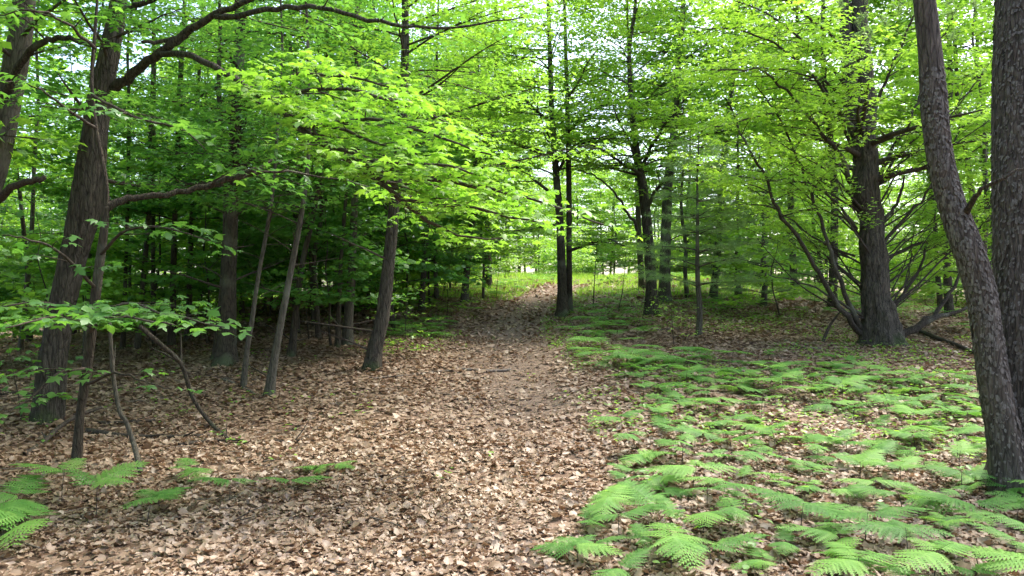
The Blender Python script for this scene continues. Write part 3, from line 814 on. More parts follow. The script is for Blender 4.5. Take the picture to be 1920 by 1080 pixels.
def fork_extra(root, g, D):
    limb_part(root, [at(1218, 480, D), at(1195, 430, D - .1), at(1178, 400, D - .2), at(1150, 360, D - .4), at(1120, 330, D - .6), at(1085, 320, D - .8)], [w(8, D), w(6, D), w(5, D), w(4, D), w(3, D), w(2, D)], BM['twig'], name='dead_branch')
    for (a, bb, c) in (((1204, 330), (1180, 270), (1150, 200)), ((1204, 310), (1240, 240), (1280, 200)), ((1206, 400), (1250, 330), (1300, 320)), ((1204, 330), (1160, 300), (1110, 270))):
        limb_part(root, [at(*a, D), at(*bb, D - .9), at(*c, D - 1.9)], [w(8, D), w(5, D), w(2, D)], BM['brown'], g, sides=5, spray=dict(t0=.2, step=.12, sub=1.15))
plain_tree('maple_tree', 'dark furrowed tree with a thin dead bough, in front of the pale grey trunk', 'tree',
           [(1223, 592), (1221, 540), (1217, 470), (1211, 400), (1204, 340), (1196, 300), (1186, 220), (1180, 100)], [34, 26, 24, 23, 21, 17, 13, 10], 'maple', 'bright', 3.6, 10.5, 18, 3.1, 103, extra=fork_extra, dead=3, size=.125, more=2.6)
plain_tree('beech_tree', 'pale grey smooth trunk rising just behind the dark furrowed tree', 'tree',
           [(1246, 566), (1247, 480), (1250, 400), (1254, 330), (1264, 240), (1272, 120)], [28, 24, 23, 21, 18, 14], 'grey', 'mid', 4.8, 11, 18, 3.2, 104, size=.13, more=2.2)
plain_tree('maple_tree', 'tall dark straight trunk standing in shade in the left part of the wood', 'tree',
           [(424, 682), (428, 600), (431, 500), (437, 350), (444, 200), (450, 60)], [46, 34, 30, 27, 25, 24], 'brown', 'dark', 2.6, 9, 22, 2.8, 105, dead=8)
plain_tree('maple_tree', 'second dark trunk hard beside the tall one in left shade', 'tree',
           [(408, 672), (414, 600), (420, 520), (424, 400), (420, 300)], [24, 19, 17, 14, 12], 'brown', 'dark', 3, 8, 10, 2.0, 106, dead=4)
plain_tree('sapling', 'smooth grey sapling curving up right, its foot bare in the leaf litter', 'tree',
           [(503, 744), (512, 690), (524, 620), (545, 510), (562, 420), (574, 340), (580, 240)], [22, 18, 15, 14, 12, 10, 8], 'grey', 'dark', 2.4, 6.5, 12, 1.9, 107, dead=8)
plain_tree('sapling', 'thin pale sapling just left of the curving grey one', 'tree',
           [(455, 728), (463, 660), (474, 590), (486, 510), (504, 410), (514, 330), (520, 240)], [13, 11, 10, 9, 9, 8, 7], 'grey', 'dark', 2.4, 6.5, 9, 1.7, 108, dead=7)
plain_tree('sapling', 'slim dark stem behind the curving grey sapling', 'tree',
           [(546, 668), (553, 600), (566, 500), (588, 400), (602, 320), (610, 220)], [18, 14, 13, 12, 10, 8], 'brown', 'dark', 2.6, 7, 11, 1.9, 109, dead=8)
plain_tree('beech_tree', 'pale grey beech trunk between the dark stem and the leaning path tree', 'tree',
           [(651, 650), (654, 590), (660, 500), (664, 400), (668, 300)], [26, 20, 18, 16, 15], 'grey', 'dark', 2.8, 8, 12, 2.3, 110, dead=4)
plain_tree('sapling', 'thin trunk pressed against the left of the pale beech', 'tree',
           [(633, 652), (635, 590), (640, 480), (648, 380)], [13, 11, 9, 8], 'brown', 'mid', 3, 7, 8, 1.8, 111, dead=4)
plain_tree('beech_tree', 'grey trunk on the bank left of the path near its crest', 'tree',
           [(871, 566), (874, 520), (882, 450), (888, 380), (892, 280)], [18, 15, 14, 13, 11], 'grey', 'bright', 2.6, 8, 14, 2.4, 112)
plain_tree('maple_tree', 'narrow trunk half hidden by leaves on the bank above the shaded hollow', 'tree',
           [(790, 585), (794, 520), (800, 440), (806, 340)], [16, 13, 12, 10], 'brown', 'mid', 2.4, 8, 14, 2.4, 113)
for (pts, wd, lab, sd_) in (([(287, 640), (287, 480), (288, 300), (290, 100)], [12, 9, 8, 7], 'thin upright pole of a tree right of the thick left trunk', 121),
                            ([(322, 650), (326, 480), (332, 300), (340, 110)], [16, 13, 12, 11], 'straight grey tree between two thinner poles in the left wood', 122),
                            ([(352, 640), (357, 480), (364, 300), (372, 160)], [13, 11, 10, 8], 'thin trunk leaning slightly right beside the tall dark trunk', 123),
                            ([(230, 655), (236, 500), (240, 350), (242, 200)], [10, 8, 8, 7], 'thinnest pole just right of the thick left trunk', 124)):
    plain_tree('sapling', lab, 'tree', pts, wd, 'brown', 'dark', 2.4, 8.5, 14, 2.0, sd_, dead=5)

# --- dead lower-left stems
def stick(name, pts, w0, w1, label, cat='stick', mat='dead', forks=0, lift=0.0, group=None):
    """pts: (px, py, D or None for on the ground)"""
    P = []
    for q in pts:
        if len(q) == 2:
            p = gnd(*q); p.z += .02 + lift
        else:
            p = at(*q)
        P.append(p)
    o = P[0].copy()
    S = smooth_line(P, 4)
    D = P[0].y
    rr = np.interp(np.linspace(0, 1, len(S)), [0, 1], [w(w0, D), w(w1, D)])
    mb = MB(); mb.tube([p - o for p in S], rr, 7, .25, 2)
    for k in range(forks):
        i = R.randrange(len(S) // 3, len(S) - 1)
        d = (S[i] - S[i - 1]).normalized(); d = (d + Vector((R.gauss(0, .6), R.gauss(0, .6), R.uniform(0, .4)))).normalized()
        L = R.uniform(.15, .45)
        mb.tube([S[i] - o, S[i] - o + d * L * .5, S[i] - o + d * L + Vector((0, 0, R.uniform(-.05, .05)))], [rr[i] * .6, rr[i] * .45, .002], 5)
    ob = mb.build(name, BM[mat])
    ob.location = o
    return tag(ob, label, cat, group)
stick('dead_sapling', [(432, 832), (392, 790, 8.9), (360, 742, 8.9), (340, 682, 8.8), (300, 645, 8.6), (262, 612, 8.5)], 8, 9, 'bent dead stem arching up left out of the leaf litter', 'dead stem', 'brown', 3)
stick('dead_sapling', [(264, 892), (250, 830, 7.2), (236, 790, 7.2), (224, 770, 7.2), (212, 700, 7.3), (208, 640, 7.3), (205, 590, 7.35)], 10, 7, 'mottled crooked dead stem with peeling pale bark at lower left', 'dead stem', 'grey', 1)
stick('fallen_branch', [(45, 858), (80, 835), (112, 800, 8.6), (150, 778, 8.8), (190, 764, 9)], 12, 7, 'dark fallen branch propped up beside the slim crooked tree', 'branch', 'twig', 2)
stick('fallen_branch', [(165, 812), (230, 822), (300, 824), (380, 822)], 13, 7, 'long dark fallen branch lying level in shaded leaf litter at left', 'branch', 'twig', 2)
stick('fallen_branch', [(180, 796), (235, 796), (290, 792)], 8, 5, 'short dark fallen branch behind the long level one', 'branch', 'twig', 1)
stick('fallen_branch', [(335, 838), (380, 832), (425, 832), (470, 830)], 8, 4, 'thin dark fallen branch at the foot of the bent dead stem', 'branch', 'twig', 2)
stick('fallen_branch', [(512, 832), (545, 832), (575, 826), (600, 818)], 6, 3, 'small dark stick lying left of the path in litter', 'stick', 'twig', 1)
stick('stick', [(865, 694), (900, 697), (930, 698), (958, 697)], 6, 5, 'pale straight stick lying across the path', 'stick', 'dead', 0)
stick('stick', [(700, 712), (760, 706), (810, 700), (852, 697)], 3, 2, 'thin stick lying from the leaning tree towards the pale path stick', 'stick', 'dead', 1)
stick('fallen_branch', [(310, 1000), (360, 1008), (410, 1000), (440, 975), (462, 958)], 8, 3, 'twiggy fallen branch among the lowest left ferns', 'branch', 'twig', 3)
stick('stick', [(415, 712), (440, 722), (465, 735), (478, 742)], 5, 3, 'short stick beside the foot of the thin pale sapling', 'stick', 'dead', 1)
stick('fallen_branch', [(1723, 625), (1760, 640), (1800, 655), (1828, 668), (1870, 680)], 9, 5, 'dark fallen limb running right from the big maple base', 'branch', 'twig', 2, lift=.04)
stick('stick', [(1543, 640, 15.2), (1556, 610, 15.2), (1575, 585, 15.2)], 7, 3, 'dead stick leaning up left of the big maple base', 'stick', 'twig', 0)
stick('fallen_branch', [(1190, 608), (1215, 618), (1250, 620), (1290, 616)], 5, 3, 'dead branch lying in front of the dark furrowed tree', 'branch', 'dead', 2)
stick('stick', [(1470, 640), (1500, 652), (1540, 656)], 5, 3, 'grey stick lying left of the big maple among seedlings', 'stick', 'dead', 1)
stick('fallen_branch', [(0, 742), (40, 740), (75, 745)], 8, 7, 'dark log end lying behind the thick left trunk', 'branch', 'twig', 0)

# ------------------------------------------------------------------ white pine saplings
def white_pine(px, py, H, seed, label, span=1.9, base=.35, wd=10):
    b = gnd(px, py); D = b.y
    root = empty('pine_sapling', b, label, 'tree')
    g = Grow(seed)
    P = [Vector((R.gauss(0, .02), R.gauss(0, .02), -.1 if i == 0 else H * i / 8)) for i in range(9)]
    mb = MB(); mb.tube(smooth_line(P, 3), np.linspace(w(wd, D), .006, 25), 9, .1, 1, .3); mb.build('trunk', BM['grey'], root)
    z = base
    while z < H - .2:
        for k in range(5):
            a = k * 2 * PI / 5 + g.r.uniform(-.4, .4)
            ln = span * (1 - z / H) ** .7 * g.r.uniform(.7, 1.1)
            Q, qr = g.arm(Vector((0, 0, z + g.r.gauss(0, .04))), (math.cos(a), math.sin(a), .25), ln, .012, 6, level_z=.1)
            g.wood.tube(Q, qr, 4)
            g.spray(Q, qr, .3, .16, .45, .2, 3, flat=1)
        z += .38
    g.wood.build('branches', BM['twig'], root, 'stuff')
    link('crown', needle_mesh(g.twigs, g.nr, 5, .11, 13), root, 'stuff')
white_pine(1310, 630, 4.6, 201, 'young white pine with a bare dark foot and soft needles, right of the furrowed tree', 1.9, 1.1, 12)
white_pine(1432, 575, 4.4, 202, 'soft needled young pine in the middle distance left of the big maple', 2.2, .4, 12)
white_pine(1385, 560, 6.5, 203, 'taller hazy young pine behind the two nearer pines', 2.2, .6, 14)
white_pine(1745, 560, 5.5, 204, 'young pine showing beyond the right side limbs of the big maple', 2.2, .6, 12)

# ------------------------------------------------------------------ small understory saplings and shrubs
def shrub(name, label, px, py, H, seed, leaf='mid', spread=.8, n=7, tpl=LEAF_FAR, size=.1, z0=.25, group=None):
    b = gnd(px, py)
    root = empty(name, b, label, 'sapling', group)
    g = Grow(seed)
    P, rr = g.arm(Vector((0, 0, -.05)), (g.r.gauss(0, .08), g.r.gauss(0, .08), 1), H, .004 + .004 * H, 8, level_z=1, pull=.3, wob=.12)
    mb = MB(); mb.tube(P, rr, 6); mb.build('stem', BM['twig'], root)
    for k in range(n):
        f = z0 + (1 - z0) * (k + .5) / n
        i = min(len(P) - 1, int(f * (len(P) - 1)))
        a = k * 2.4 + g.r.uniform(-.5, .5)
        Q, qr = g.arm(P[i], (math.cos(a), math.sin(a), .35), spread * (1.1 - .5 * f) * g.r.uniform(.7, 1.1), rr[i] * .5, 5)
        g.wood.tube(Q, qr, 3)
        g.spray(Q, qr, .25, .16, .35, .2, 3)
    g.wood.build('twigs', BM['twig'], root, 'stuff')
    me = g.leaves(tpl, size, .07, .3, LM[leaf])
    link('crown', me, root, 'stuff')
    return root
shrub('sapling', 'tiny maple sapling with a wire thin stem in the right fern bed', 1266, 652, 1.0, 301, 'bright', .5, 5)
shrub('sapling', 'small leafy sapling right of the twin trunks', 1112, 578, 2.8, 302, 'mid', .8, 9)
shrub('sapling', 'leafy sapling between the twin trunks and the furrowed tree', 1158, 585, 2.4, 303, 'dark', .9, 9)
shrub('sapling', 'low leafy sapling at the mossy foot of the leaning path tree', 742, 668, .55, 304, 'mid', .4, 4)
shrub('sapling', 'bushy maple sapling on the bank left of the path', 838, 600, 1.6, 305, 'bright', .9, 10)
shrub('sapling', 'waist high sapling in the hollow left of the bank', 760, 640, 1.4, 306, 'mid', .8, 8)
shrub('sapling', 'small dark sapling beyond the left shade tree', 580, 640, 1.8, 307, 'mid', .9, 9)
shrub('sapling', 'leafy sapling left of the big maple behind seedlings', 1530, 590, 1.6, 308, 'bright', .9, 9)
shrub('sapling', 'little sapling at the foot of the furrowed tree', 1205, 600, .9, 309, 'mid', .5, 6)
shrub('sapling', 'low broad leaved sapling at the very left of the litter', 40, 790, 1.0, 310, 'dark', .7, 7, LEAF_MAPLE, .11)
shrub('sapling', 'bright sapling by the crest of the path on its left', 930, 560, 1.8, 311, 'bright', 1.1, 11)
shrub('sapling', 'low dark leaved sapling under the long left limb', 330, 660, 1.6, 312, 'dark', .9, 9)

# ------------------------------------------------------------------ background wood: a few kinds, copied
def bg_proto(seed, H, z0, nl, L, leaf, bark, rad, tpl=LEAF_BG, size=.135, sub=1.05, step=.2, ls=.95):
    root = bpy.data.objects.new('tree', None); COL.objects.link(root)
    g = Grow(seed); nl = int(nl * 1.7)
    P = [Vector((0, 0, -.3))]
    lx, ly = g.r.gauss(0, .04), g.r.gauss(0, .04)
    n = 9
    for i in range(1, n + 1):
        P.append(Vector((P[-1].x + lx * H / n + g.r.gauss(0, .06), P[-1].y + ly * H / n + g.r.gauss(0, .06), H * i / n)))
    S = smooth_line(P, 3)
    rr = list(np.interp(np.linspace(0, 1, len(S)), [0, .1, 1], [rad * 1.15, rad, rad * .12]))
    mb = MB(); mb.tube(S, rr, 10, .1, 1, .4); mb.build('trunk', BM[bark], root)
    random_limbs(g, S, rr, Vector((0, 0, 0)), z0, H - .3, nl, L, rad=.3, up=(.1, .6), step=step, sub=sub, twig=.36, sides=3)
    g.wood.build('branches', BM['brown'], root, 'stuff')
    link('crown', g.leaves(tpl, size, .062, .4, LM[leaf]), root, 'stuff')
    return root
PROTO = {
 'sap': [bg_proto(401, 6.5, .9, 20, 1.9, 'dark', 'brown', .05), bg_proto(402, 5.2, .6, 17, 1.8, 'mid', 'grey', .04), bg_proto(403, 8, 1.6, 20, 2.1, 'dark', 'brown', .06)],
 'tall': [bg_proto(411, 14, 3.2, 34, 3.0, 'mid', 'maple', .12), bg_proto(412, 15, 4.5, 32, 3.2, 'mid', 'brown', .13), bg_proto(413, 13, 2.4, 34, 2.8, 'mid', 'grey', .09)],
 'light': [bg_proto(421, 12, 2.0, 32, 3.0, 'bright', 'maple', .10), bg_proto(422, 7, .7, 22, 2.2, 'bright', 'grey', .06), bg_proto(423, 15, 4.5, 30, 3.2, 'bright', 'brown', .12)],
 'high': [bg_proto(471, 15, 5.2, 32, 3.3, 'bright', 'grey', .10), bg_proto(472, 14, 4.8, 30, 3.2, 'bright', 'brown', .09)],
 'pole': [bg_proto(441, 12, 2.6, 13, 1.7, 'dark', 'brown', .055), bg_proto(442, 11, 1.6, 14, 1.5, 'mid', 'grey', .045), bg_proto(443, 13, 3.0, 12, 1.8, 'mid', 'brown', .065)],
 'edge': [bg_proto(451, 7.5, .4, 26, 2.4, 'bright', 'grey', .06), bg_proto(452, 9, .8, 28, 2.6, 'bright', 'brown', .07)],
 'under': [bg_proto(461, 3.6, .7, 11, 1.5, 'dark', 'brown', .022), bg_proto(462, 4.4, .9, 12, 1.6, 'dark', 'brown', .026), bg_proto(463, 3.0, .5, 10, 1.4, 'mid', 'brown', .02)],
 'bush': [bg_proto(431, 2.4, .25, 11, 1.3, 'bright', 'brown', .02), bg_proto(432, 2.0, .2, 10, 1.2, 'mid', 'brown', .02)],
}
used = set()
ZONES = {
 'lf': ('slender leafy tree in the dim left wood', 'trees crowding the left wood'),
 'lm': ('slender leafy tree in the shaded middle wood', 'trees in the shaded middle wood'),
 'cf': ('sunlit leafy tree beyond the path crest', 'trees beyond the path crest'),
 'rm': ('sunlit leafy tree left of the big maple', 'trees between pale trunk and big maple'),
 'rf': ('sunlit leafy tree beyond the big maple', 'trees beyond the big maple'),
}
to_label = []
ONES = 'first second third fourth fifth sixth seventh eighth ninth tenth eleventh twelfth thirteenth fourteenth fifteenth sixteenth seventeenth eighteenth nineteenth'.split()
def ordinal(n):
    if n <= 19: return ONES[n - 1]
    tens = {2: ('twentieth', 'twenty'), 3: ('thirtieth', 'thirty'), 4: ('fortieth', 'forty'), 5: ('fiftieth', 'fifty')}[n // 10]
    return tens[0] if n % 10 == 0 else tens[1] + '-' + ONES[n % 10 - 1]
def put(kind, x, y, zone, s=None):
    k = R.choice(PROTO[kind])
    if id(k) not in used:
        o = k; used.add(id(k))
    else:
        o = copy_tree(k)
    o.location = (x, y, gz(x, y)); o.rotation_euler = (0, 0, R.uniform(0, 2 * PI))
    s = s or R.uniform(.85, 1.2); o.scale = (s, s, s * R.uniform(.92, 1.1))
    o.name = 'sapling' if kind in ('sap', 'under') else ('bush' if kind == 'bush' else 'broadleaf_tree')
    lab, grp = ZONES[zone]
    if kind == 'bush':
        lab, grp = lab.replace('slender leafy tree', 'low leafy bush').replace('sunlit leafy tree', 'low bright leafy bush'), grp.replace('trees', 'bushes')
    elif kind == 'pole':
        lab, grp = lab.replace('slender leafy tree', 'pole thin tree'), grp.replace('trees', 'thin poles')
    elif kind == 'under':
        lab, grp = lab.replace('slender leafy tree', 'short wispy sapling'), grp.replace('trees', 'short saplings')
    elif kind == 'sap':
        lab, grp = lab.replace('slender leafy tree', 'low leafed young tree').replace('sunlit leafy tree', 'low leafed young tree'), grp.replace('trees', 'young trees')
    tag(o, lab, 'bush' if kind == 'bush' else 'tree', grp)
    to_label.append((lab, 960 + x / y * F, o))
    return o
placed = []
def free(x, y, m):
    if any((x - a) ** 2 + (y - b) ** 2 < m * m for a, b in placed): return False
    placed.append((x, y)); return True
def scatter(n, y0, y1, px0, px1, kinds, zone, m=1.6, tries=60, s=None):
    c = 0
    for _ in range(n * tries):
        if c >= n: break
        y = math.sqrt(R.uniform(y0 * y0, y1 * y1)); x = (R.uniform(px0, px1) - 960) / F * y
        if abs(x - path_x(y)) < 1.6 + (1.2 if y < 30 else 0): continue
        if clearing(x, y) and 'bush' not in kinds: continue
        if not free(x, y, m): continue
        put(R.choice(kinds), x, y, zone, R.uniform(*s) if s else None); c += 1
def clearing(x, y):
    return ((x - 6.5) / 8.5) ** 2 + ((y - 41) / 11) ** 2 < 1 or (abs(x - path_x(y)) < 3 and 28 < y < 40)
for (px_, D_, kd, zn) in ((1290, 25, 'light', 'rm'), (915, 30, 'light', 'cf'), (1490, 26, 'light', 'rm'),
                         (1560, 22, 'light', 'rm'), (1780, 21, 'light', 'rf'), (1850, 17, 'light', 'rf'), (820, 24, 'light', 'lm'), (905, 25, 'sap', 'lm'), (740, 18, 'sap', 'lm'), (600, 16, 'sap', 'lm'),
                         (1150, 52, 'light', 'cf'), (1010, 52, 'light', 'cf'), (1080, 54, 'light', 'cf')):
    x_ = (px_ - 960) / F * D_; placed.append((x_, D_)); put(kd, x_, D_, zn)
for (px_, D_, zn) in ((1205, 28, 'cf'), (1335, 25, 'rm'), (1425, 29, 'rm'), (1765, 24, 'rf'), (1850, 21, 'rf')):
    x_ = (px_ - 960) / F * D_; placed.append((x_, D_)); put('high', x_, D_, zn)
scatter(14, 11.5, 24, -200, 440, ['under'], 'lf', 1.3)
scatter(12, 14, 28, 440, 840, ['under'], 'lm', 1.3)
scatter(7, 17, 28, -260, 420, ['sap'], 'lf', 1.8)
scatter(44, 13, 38, -200, 440, ['pole'], 'lf', .8)
scatter(12, 36, 56, -260, 420, ['edge', 'bush'], 'lf', 2.6)
scatter(7, 60, 85, -260, 420, ['light'], 'lf', 4.5, s=(1.2, 1.5))
scatter(6, 18, 28, 420, 860, ['sap'], 'lm', 1.8)
scatter(34, 16, 38, 430, 860, ['pole'], 'lm', .8)
scatter(12, 36, 56, 420, 880, ['edge', 'bush'], 'lm', 2.6)
scatter(7, 60, 85, 420, 880, ['light'], 'lm', 4.5, s=(1.2, 1.5))
scatter(12, 50, 60, 820, 1300, ['edge', 'light'], 'cf', 2)
scatter(15, 62, 95, 800, 1350, ['light'], 'cf', 4, s=(1.4, 1.8))
scatter(15, 26, 60, 1300, 1560, ['light', 'edge'], 'rm', 2.6)
scatter(20, 22, 60, 1600, 2150, ['light', 'edge'], 'rf', 2.6)
scatter(10, 60, 90, 1350, 2100, ['light'], 'rf', 4, s=(1.3, 1.6))
scatter(14, 52, 60, 1060, 1420, ['edge', 'bush'], 'cf', 1.6)
scatter(10, 40, 52, 860, 1250, ['bush'], 'cf', 2)
scatter(14, 20, 40, 1450, 2000, ['bush'], 'rf', 2)
scatter(18, 15, 36, -100, 440, ['bush'], 'lf', 1.2)
scatter(18, 17, 36, 440, 860, ['bush'], 'lm', 1.2)
for x_, y_ in ((-9.5, 6.5), (-7.6, 2.2), (-12, 11.5), (-6, -2.5), (-11, 1), (-6.8, 4.4), (-8.2, 8.4), (-4.6, .8)):  # unseen trees, added to block sky and darken the left ground
    placed.append((x_, y_)); put('tall', x_, y_, 'lf', 1.0)
_by = {}
for lab, px_, o in to_label: _by.setdefault(lab, []).append((px_, o))
for lab, lst in _by.items():
    out = [q for q in lst if not -60 < q[0] < 1980]
    for _, o in out: o['label'] = lab + ', just outside the view'
    for k_, (_, o) in enumerate(sorted((q for q in lst if -60 < q[0] < 1980), key=lambda q: q[0])):
        o['label'] = lab + ', ' + ordinal(k_ + 1) + ' from left of its kind'
for k in PROTO:
    for r_ in PROTO[k]:
        if id(r_) not in used:
            for c_ in list(r_.children): bpy.data.objects.remove(c_)
            bpy.data.objects.remove(r_)

# ------------------------------------------------------------------ ferns
def frond_mesh(seed, L=.34, npin=13, near=True):
    """one triangular bracken frond along +Y, flat, drooping at the tip"""
    r = random.Random(seed); V = []; T = []; A = []
    def rachis(t): return Vector((0, t * L, .05 * L * math.sin(t * 2.2) - .17 * L * t * t))
    for i in range(npin):
        t = .06 + .9 * i / npin
        p = rachis(t); ln = L * .44 * (1 - t) ** .75 * r.uniform(.88, 1.1) * (.85 if i == 0 else 1) + .01
        for sd in (-1, 1):
            ang = math.radians(62 - 22 * t) + r.gauss(0, .04)
            d = Vector((sd * math.sin(ang), math.cos(ang), -.10 + r.gauss(0, .05))).normalized()
            lat = Vector((-d.y, d.x, 0)).normalized()
            m = max(3, int(ln / .014)) if near else max(2, int(ln / .035))
            wv = r.random()
            for k in range(m):
                u0, u1 = k / m, (k + 1) / m
                q0 = p + d * ln * u0 + Vector((0, 0, -.1 * ln * u0 * u0)); q1 = p + d * ln * u1 + Vector((0, 0, -.1 * ln * u1 * u1))
                wd = (.26 if near else .3) * ln * (1 - u0) ** .8 * (.75 + .25 * math.sin(3 * u0 + .6)) + .002
                for s2 in (-1, 1):
                    tip = q1 + lat * s2 * wd + d * (ln / m) * .5 + Vector((0, 0, -.12 * wd))
                    b = len(V); V += [tuple(q0), tuple(q1), tuple(tip)]; T.append((b, b + 1, b + 2)); A += [wv * .5 + .25 + r.gauss(0, .08)] * 3
            b = len(V); e = p + d * ln + Vector((0, 0, -.25 * ln))
    return V, T, A
def frond(seed, **k):
    V, T, A = frond_mesh(seed, **k)
    return tri_mesh('frond', V, T, LM['fern'], np.clip(np.array(A) + ((seed * 7) % 5 - 2) * .16, 0, 1))
FR = [frond(500 + i) for i in range(5)] + [frond(520 + i, L=.26, npin=10) for i in range(3)]
FR_TALL = FR
def fern_stem(h, lean):
    mb = MB(); mb.tube([Vector((0, 0, -.03)), Vector((lean * .3, 0, h * .5)), Vector((lean, 0, h))], [.0035, .003, .002], 5)
    return mb.mesh('stem', BM['twig'])
STEMS = [(h, l, fern_stem(h, l)) for h in (.10, .15, .20, .27) for l in (-.03, .03)]
def fern_proto(i):
    h, l, sm = STEMS[i % len(STEMS)]
    root = bpy.data.objects.new('fern', None); COL.objects.link(root)
    link('stem', sm, root)
    n = R.choice((2, 3, 3, 3))
    a0 = R.uniform(0, 2 * PI)
    for k in range(n):
        f = link('frond', FR[(i + k * 3) % len(FR)], root)
        f.location = (l, 0, h - .01 * k)
        f.rotation_euler = (R.uniform(-.1, .35), R.gauss(0, .2), a0 + k * (2 * PI / n if n == 2 else 1.5) + R.gauss(0, .15))
        s = R.uniform(.85, 1.2) * (1.0 if k != 2 else 1.1); f.scale = (s, s, s)
    return root
FERNS = [fern_proto(i) for i in range(12)]
fern_used = set()
fern_pts = []
def put_fern(p, label, group='bracken ferns in the bed right of the path', s=None, idx=None):
    i = R.randrange(12) if idx is None else idx
    if i not in fern_used and idx is None:
        o = FERNS[i]; fern_used.add(i)
    else:
        o = copy_tree(FERNS[i])
    s = s or R.uniform(.6, 1.15)
    o.location = p; o.scale = (s, s, s); o.rotation_euler = (R.gauss(0, .06), R.gauss(0, .06), R.uniform(0, 2 * PI))
    tag(o, label, 'fern', group)
    fern_pts.append((p.x, p.y))
    return o
HERO = [((40, 1010), 1.5, 'big pale fern cut by the lower left corner'), ((20, 985), 1.3, 'fern behind the big pale corner fern'), ((115, 950), .95, 'small upright triangular fern right of the corner fern'), ((180, 975), 1.0, 'fern with two spreading fronds near the corner fern'),
        ((275, 985), .95, 'fern between the spreading fern and the twiggy branch'), ((300, 960), .8, 'small fern behind the twiggy fallen branch'), ((352, 905), .9, 'lone fern halfway up the left litter'), ((430, 945), .85, 'fern over the bend of the twiggy fallen branch'),
        ((540, 925), .85, 'lone flat fern left of the path'), ((625, 885), .7, 'pale small fern nearest the path on the left'), ((590, 890), .6, 'tiny fern beside the pale small one'),
        ((1165, 800), 1.1, 'fern arching out over the right edge of the path, apart from the bed'), ((1190, 850), .9, 'fern just below the arching path edge fern')]
for (px, py), s, lab in HERO:
    o = put_fern(gnd(px, py), lab, 'bracken ferns standing apart', s * 1.05)
def fern_density(px, py):
    """how likely a fern stands where the photograph's pixel falls"""
    if px < 1030 or py < 640: return 0
    edge = np.interp(py, [640, 700, 760, 830, 900, 1000, 1080], [1080, 1150, 1200, 1240, 1180, 1080, 1040])
    if px < edge: return 0
    d = 1.0
    if 1450 < px < 1750 and 640 < py < 700: d = .15
    return d
bed = []
c = 0; t = 0
rng = random.Random(77)
while c < 285 and t < 30000:
    t += 1
    y = rng.uniform(3.9, 13.5); x = rng.uniform(.2, y * .72)
    p = Vector((x, y, gz(x, y)))
    px = 960 + x / y * F; py = 570 - (p.z - EYE) / y * F
    if rng.random() > fern_density(px, py + 10): continue
    if float(vnoise(x * .8, y * .8, 41)) < .36 + .06 * (y > 8): continue
    if (x - 4.55) ** 2 + (y - 6.9) ** 2 < .2: continue
    if any((x - a) ** 2 + (y - b) ** 2 < .07 for a, b in fern_pts): continue
    if py > 930: zl, zg = 'bracken fern near the bottom edge, right of the path', 'ferns along the bottom right'
    elif py > 800: zl, zg = 'bracken fern in the dense bed left of the two-stemmed pine', 'ferns left of the pine'
    elif px > 1500: zl, zg = 'bracken fern in the bed between the big maple and the pine', 'ferns between maple and pine'
    else: zl, zg = 'bracken fern in the bed between the path and the big maple', 'ferns between path and maple'
    o = put_fern(p, zl, zg); c += 1
    if 0 < px < 1920 and 0 < py < 1080: bed.append((py, px, o))
bed.sort(key=lambda q: -q[0])
for r_ in range(0, len(bed), 16):
    row = sorted(bed[r_:r_ + 16], key=lambda q: q[1])
    for k_, (_, _, o) in enumerate(row):
        sz = 'small' if o.scale.x < .78 else ('middling' if o.scale.x < .98 else 'large')
        o['label'] = '%s bracken fern, %s from the left in the %s fern row up from the bottom' % (sz, ordinal(k_ + 1), ordinal(r_ // 16 + 1))
for i, f in enumerate(FERNS):
    if i not in fern_used:
        for c_ in list(f.children): bpy.data.objects.remove(c_)
        bpy.data.objects.remove(f)
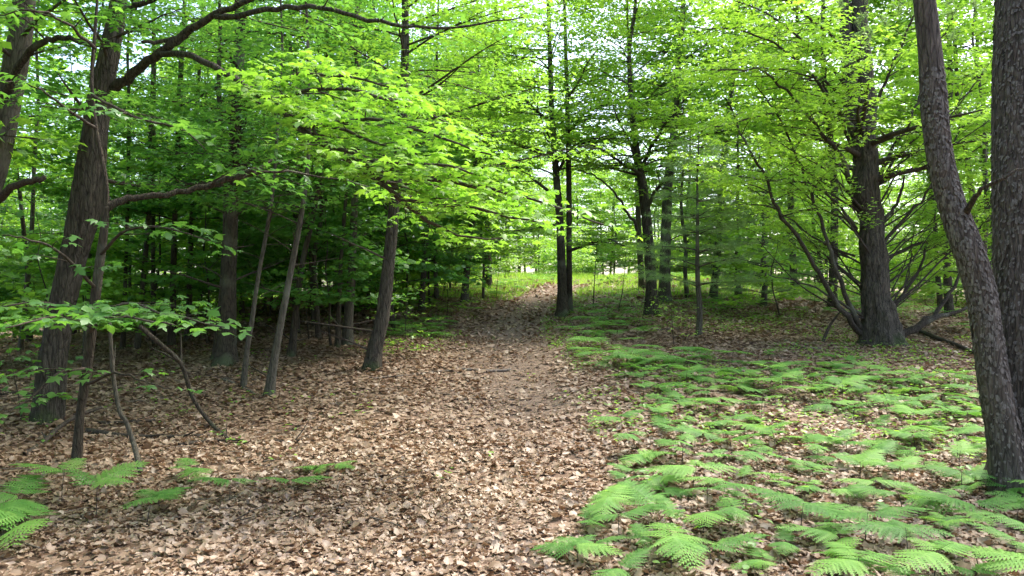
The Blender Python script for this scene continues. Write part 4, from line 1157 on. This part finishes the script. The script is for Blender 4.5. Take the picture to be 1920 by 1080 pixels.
# ferns and seedlings further off, nobody could count them
def far_cover():
    V0, T0, A0 = frond_mesh(900, L=.36, npin=7, near=False)
    tv, tt = np.array(V0), np.array(T0)
    P, D, U, S = [], [], [], []
    def add(x, y, s):
        a0 = rng.uniform(0, 2 * PI); h = rng.uniform(.12, .3) * s
        for k in range(3):
            a = a0 + k * 1.9
            P.append((x, y, gz(x, y) + h)); D.append((math.cos(a), math.sin(a), rng.uniform(-.15, .1))); U.append((rng.gauss(0, .1), rng.gauss(0, .1), 1)); S.append(s)
    for _ in range(9000):
        y = rng.uniform(9, 42); x = rng.uniform(-y * .72, y * .72)
        d = x - path_x(y)
        nz = float(vnoise(x * .45, y * .45, 51))
        ok = False
        px = 960 + x / y * F; py = 570 - (gz(x, y) - EYE) / y * F
        if d > 1.2 and y > 12 and y < 20: ok = nz > .6 and not (px > 1420 and y < 17.5)
        if d > 1.0 and y >= 20: ok = nz > .5
        if -3.4 < d < -1.1 and y > 20: ok = nz > .25
        if -2.6 < d < -1.0 and 14 < y < 18.5: ok = nz > .4
        if ok and rng.random() < (.55 if y < 20 else .35): add(x, y, rng.uniform(.7, 1.15))
    P, D, U, S = map(lambda q: np.array(q, float), (P, D, U, S))
    V, T, k = place((tv, tt), P, D, U, S)
    o = link('far_ferns', tri_mesh('far_ferns', V, T, LM['fern'], np.repeat(NR.uniform(.2, .9, len(P)), k)))
    tag(o, 'distant sweep of ferns carpeting the slope beyond the fern bed', 'ferns', kind='stuff')
    # seedlings
    x, y = scatter_band(4, 30, 26)
    d = x - path_x(y)
    dens = np.where(d > .9, .9, np.where((d < -.9) & (d > -3) & (y > 12), .6, np.where(d < -.8, .1, .02))) * (vnoise(x * .7, y * .7, 61) > .36) * np.where(y < 8, .25, 1)
    m = NR.rand(len(x)) < dens
    x, y = x[m], y[m]
    per = 5
    x = np.repeat(x, per) + NR.normal(0, .06, len(x) * per); y = np.repeat(y, per) + NR.normal(0, .06, len(y) * per)
    n = len(x); a = NR.uniform(0, 2 * PI, n)
    P = np.stack([x, y, ground(x, y) + NR.uniform(.03, .13, n)], 1)
    V, T, k = place(LEAF_OVAL, P, np.stack([np.cos(a), np.sin(a), NR.normal(0, .2, n)], 1), np.stack([NR.normal(0, .25, n), NR.normal(0, .25, n), np.ones(n)], 1), NR.uniform(.03, .075, n))
    o = link('seedlings', tri_mesh('seedlings', V, T, LM['mid'], np.repeat(NR.rand(n), k)))
    tag(o, 'scattered tiny green seedlings poking through the dry leaves', 'seedlings', kind='stuff')
far_cover()
# grass on the lit clearing at the crest
def crest_grass():
    n = 42000
    y = NR.uniform(25, 56, n); x = path_x(y) + NR.uniform(-8, 12, n)
    m = (np.abs(x - path_x(y)) > 1.0) | (y > 33)
    x, y = x[m], y[m]; n = len(x)
    P = np.stack([x, y, ground(x, y)], 1)
    tpl = _tpl([(-.06, 0, 0), (.06, 0, 0), (.1, 1, .35)], [(0, 1, 2)])
    V, T, k = place(tpl, P, np.stack([NR.normal(0, .3, n), NR.normal(0, .3, n), np.ones(n)], 1), NR.normal(0, 1, (n, 3)), NR.uniform(.12, .3, n))
    tag(link('grass', tri_mesh('grass', V, T, LM['bright'], np.repeat(NR.rand(n), k))), 'bright grass in the lit opening beyond the path crest', 'grass', kind='stuff')
crest_grass()

tt = 0
for me in bpy.data.meshes:
    if me.users: tt += len(me.loops) - 2 * len(me.polygons)
print('TRIS', tt, 'OBJS', len(bpy.data.objects))
def twig_litter():
    mb = MB()
    for _ in range(700):
        y = R.uniform(4, 17); x = R.uniform(-y * .72, y * .72)
        if abs(x - path_x(y)) < .5 and R.random() < .6: continue
        a = R.uniform(0, 2 * PI); L = R.uniform(.06, .4); P = []
        for k in range(4):
            q = (x + math.cos(a) * L * k / 3 + R.gauss(0, .008), y + math.sin(a) * L * k / 3 + R.gauss(0, .008))
            P.append(Vector((q[0], q[1], gz(*q) + R.uniform(.015, .045))))
        r = R.uniform(.0015, .005)
        mb.tube(P, [r, r, r * .8, r * .4], 4)
    tag(mb.build('fallen_twigs', BM['dead'], None, 'stuff'), 'thin dead twigs littering the leaf covered ground', 'twigs')
twig_litter()
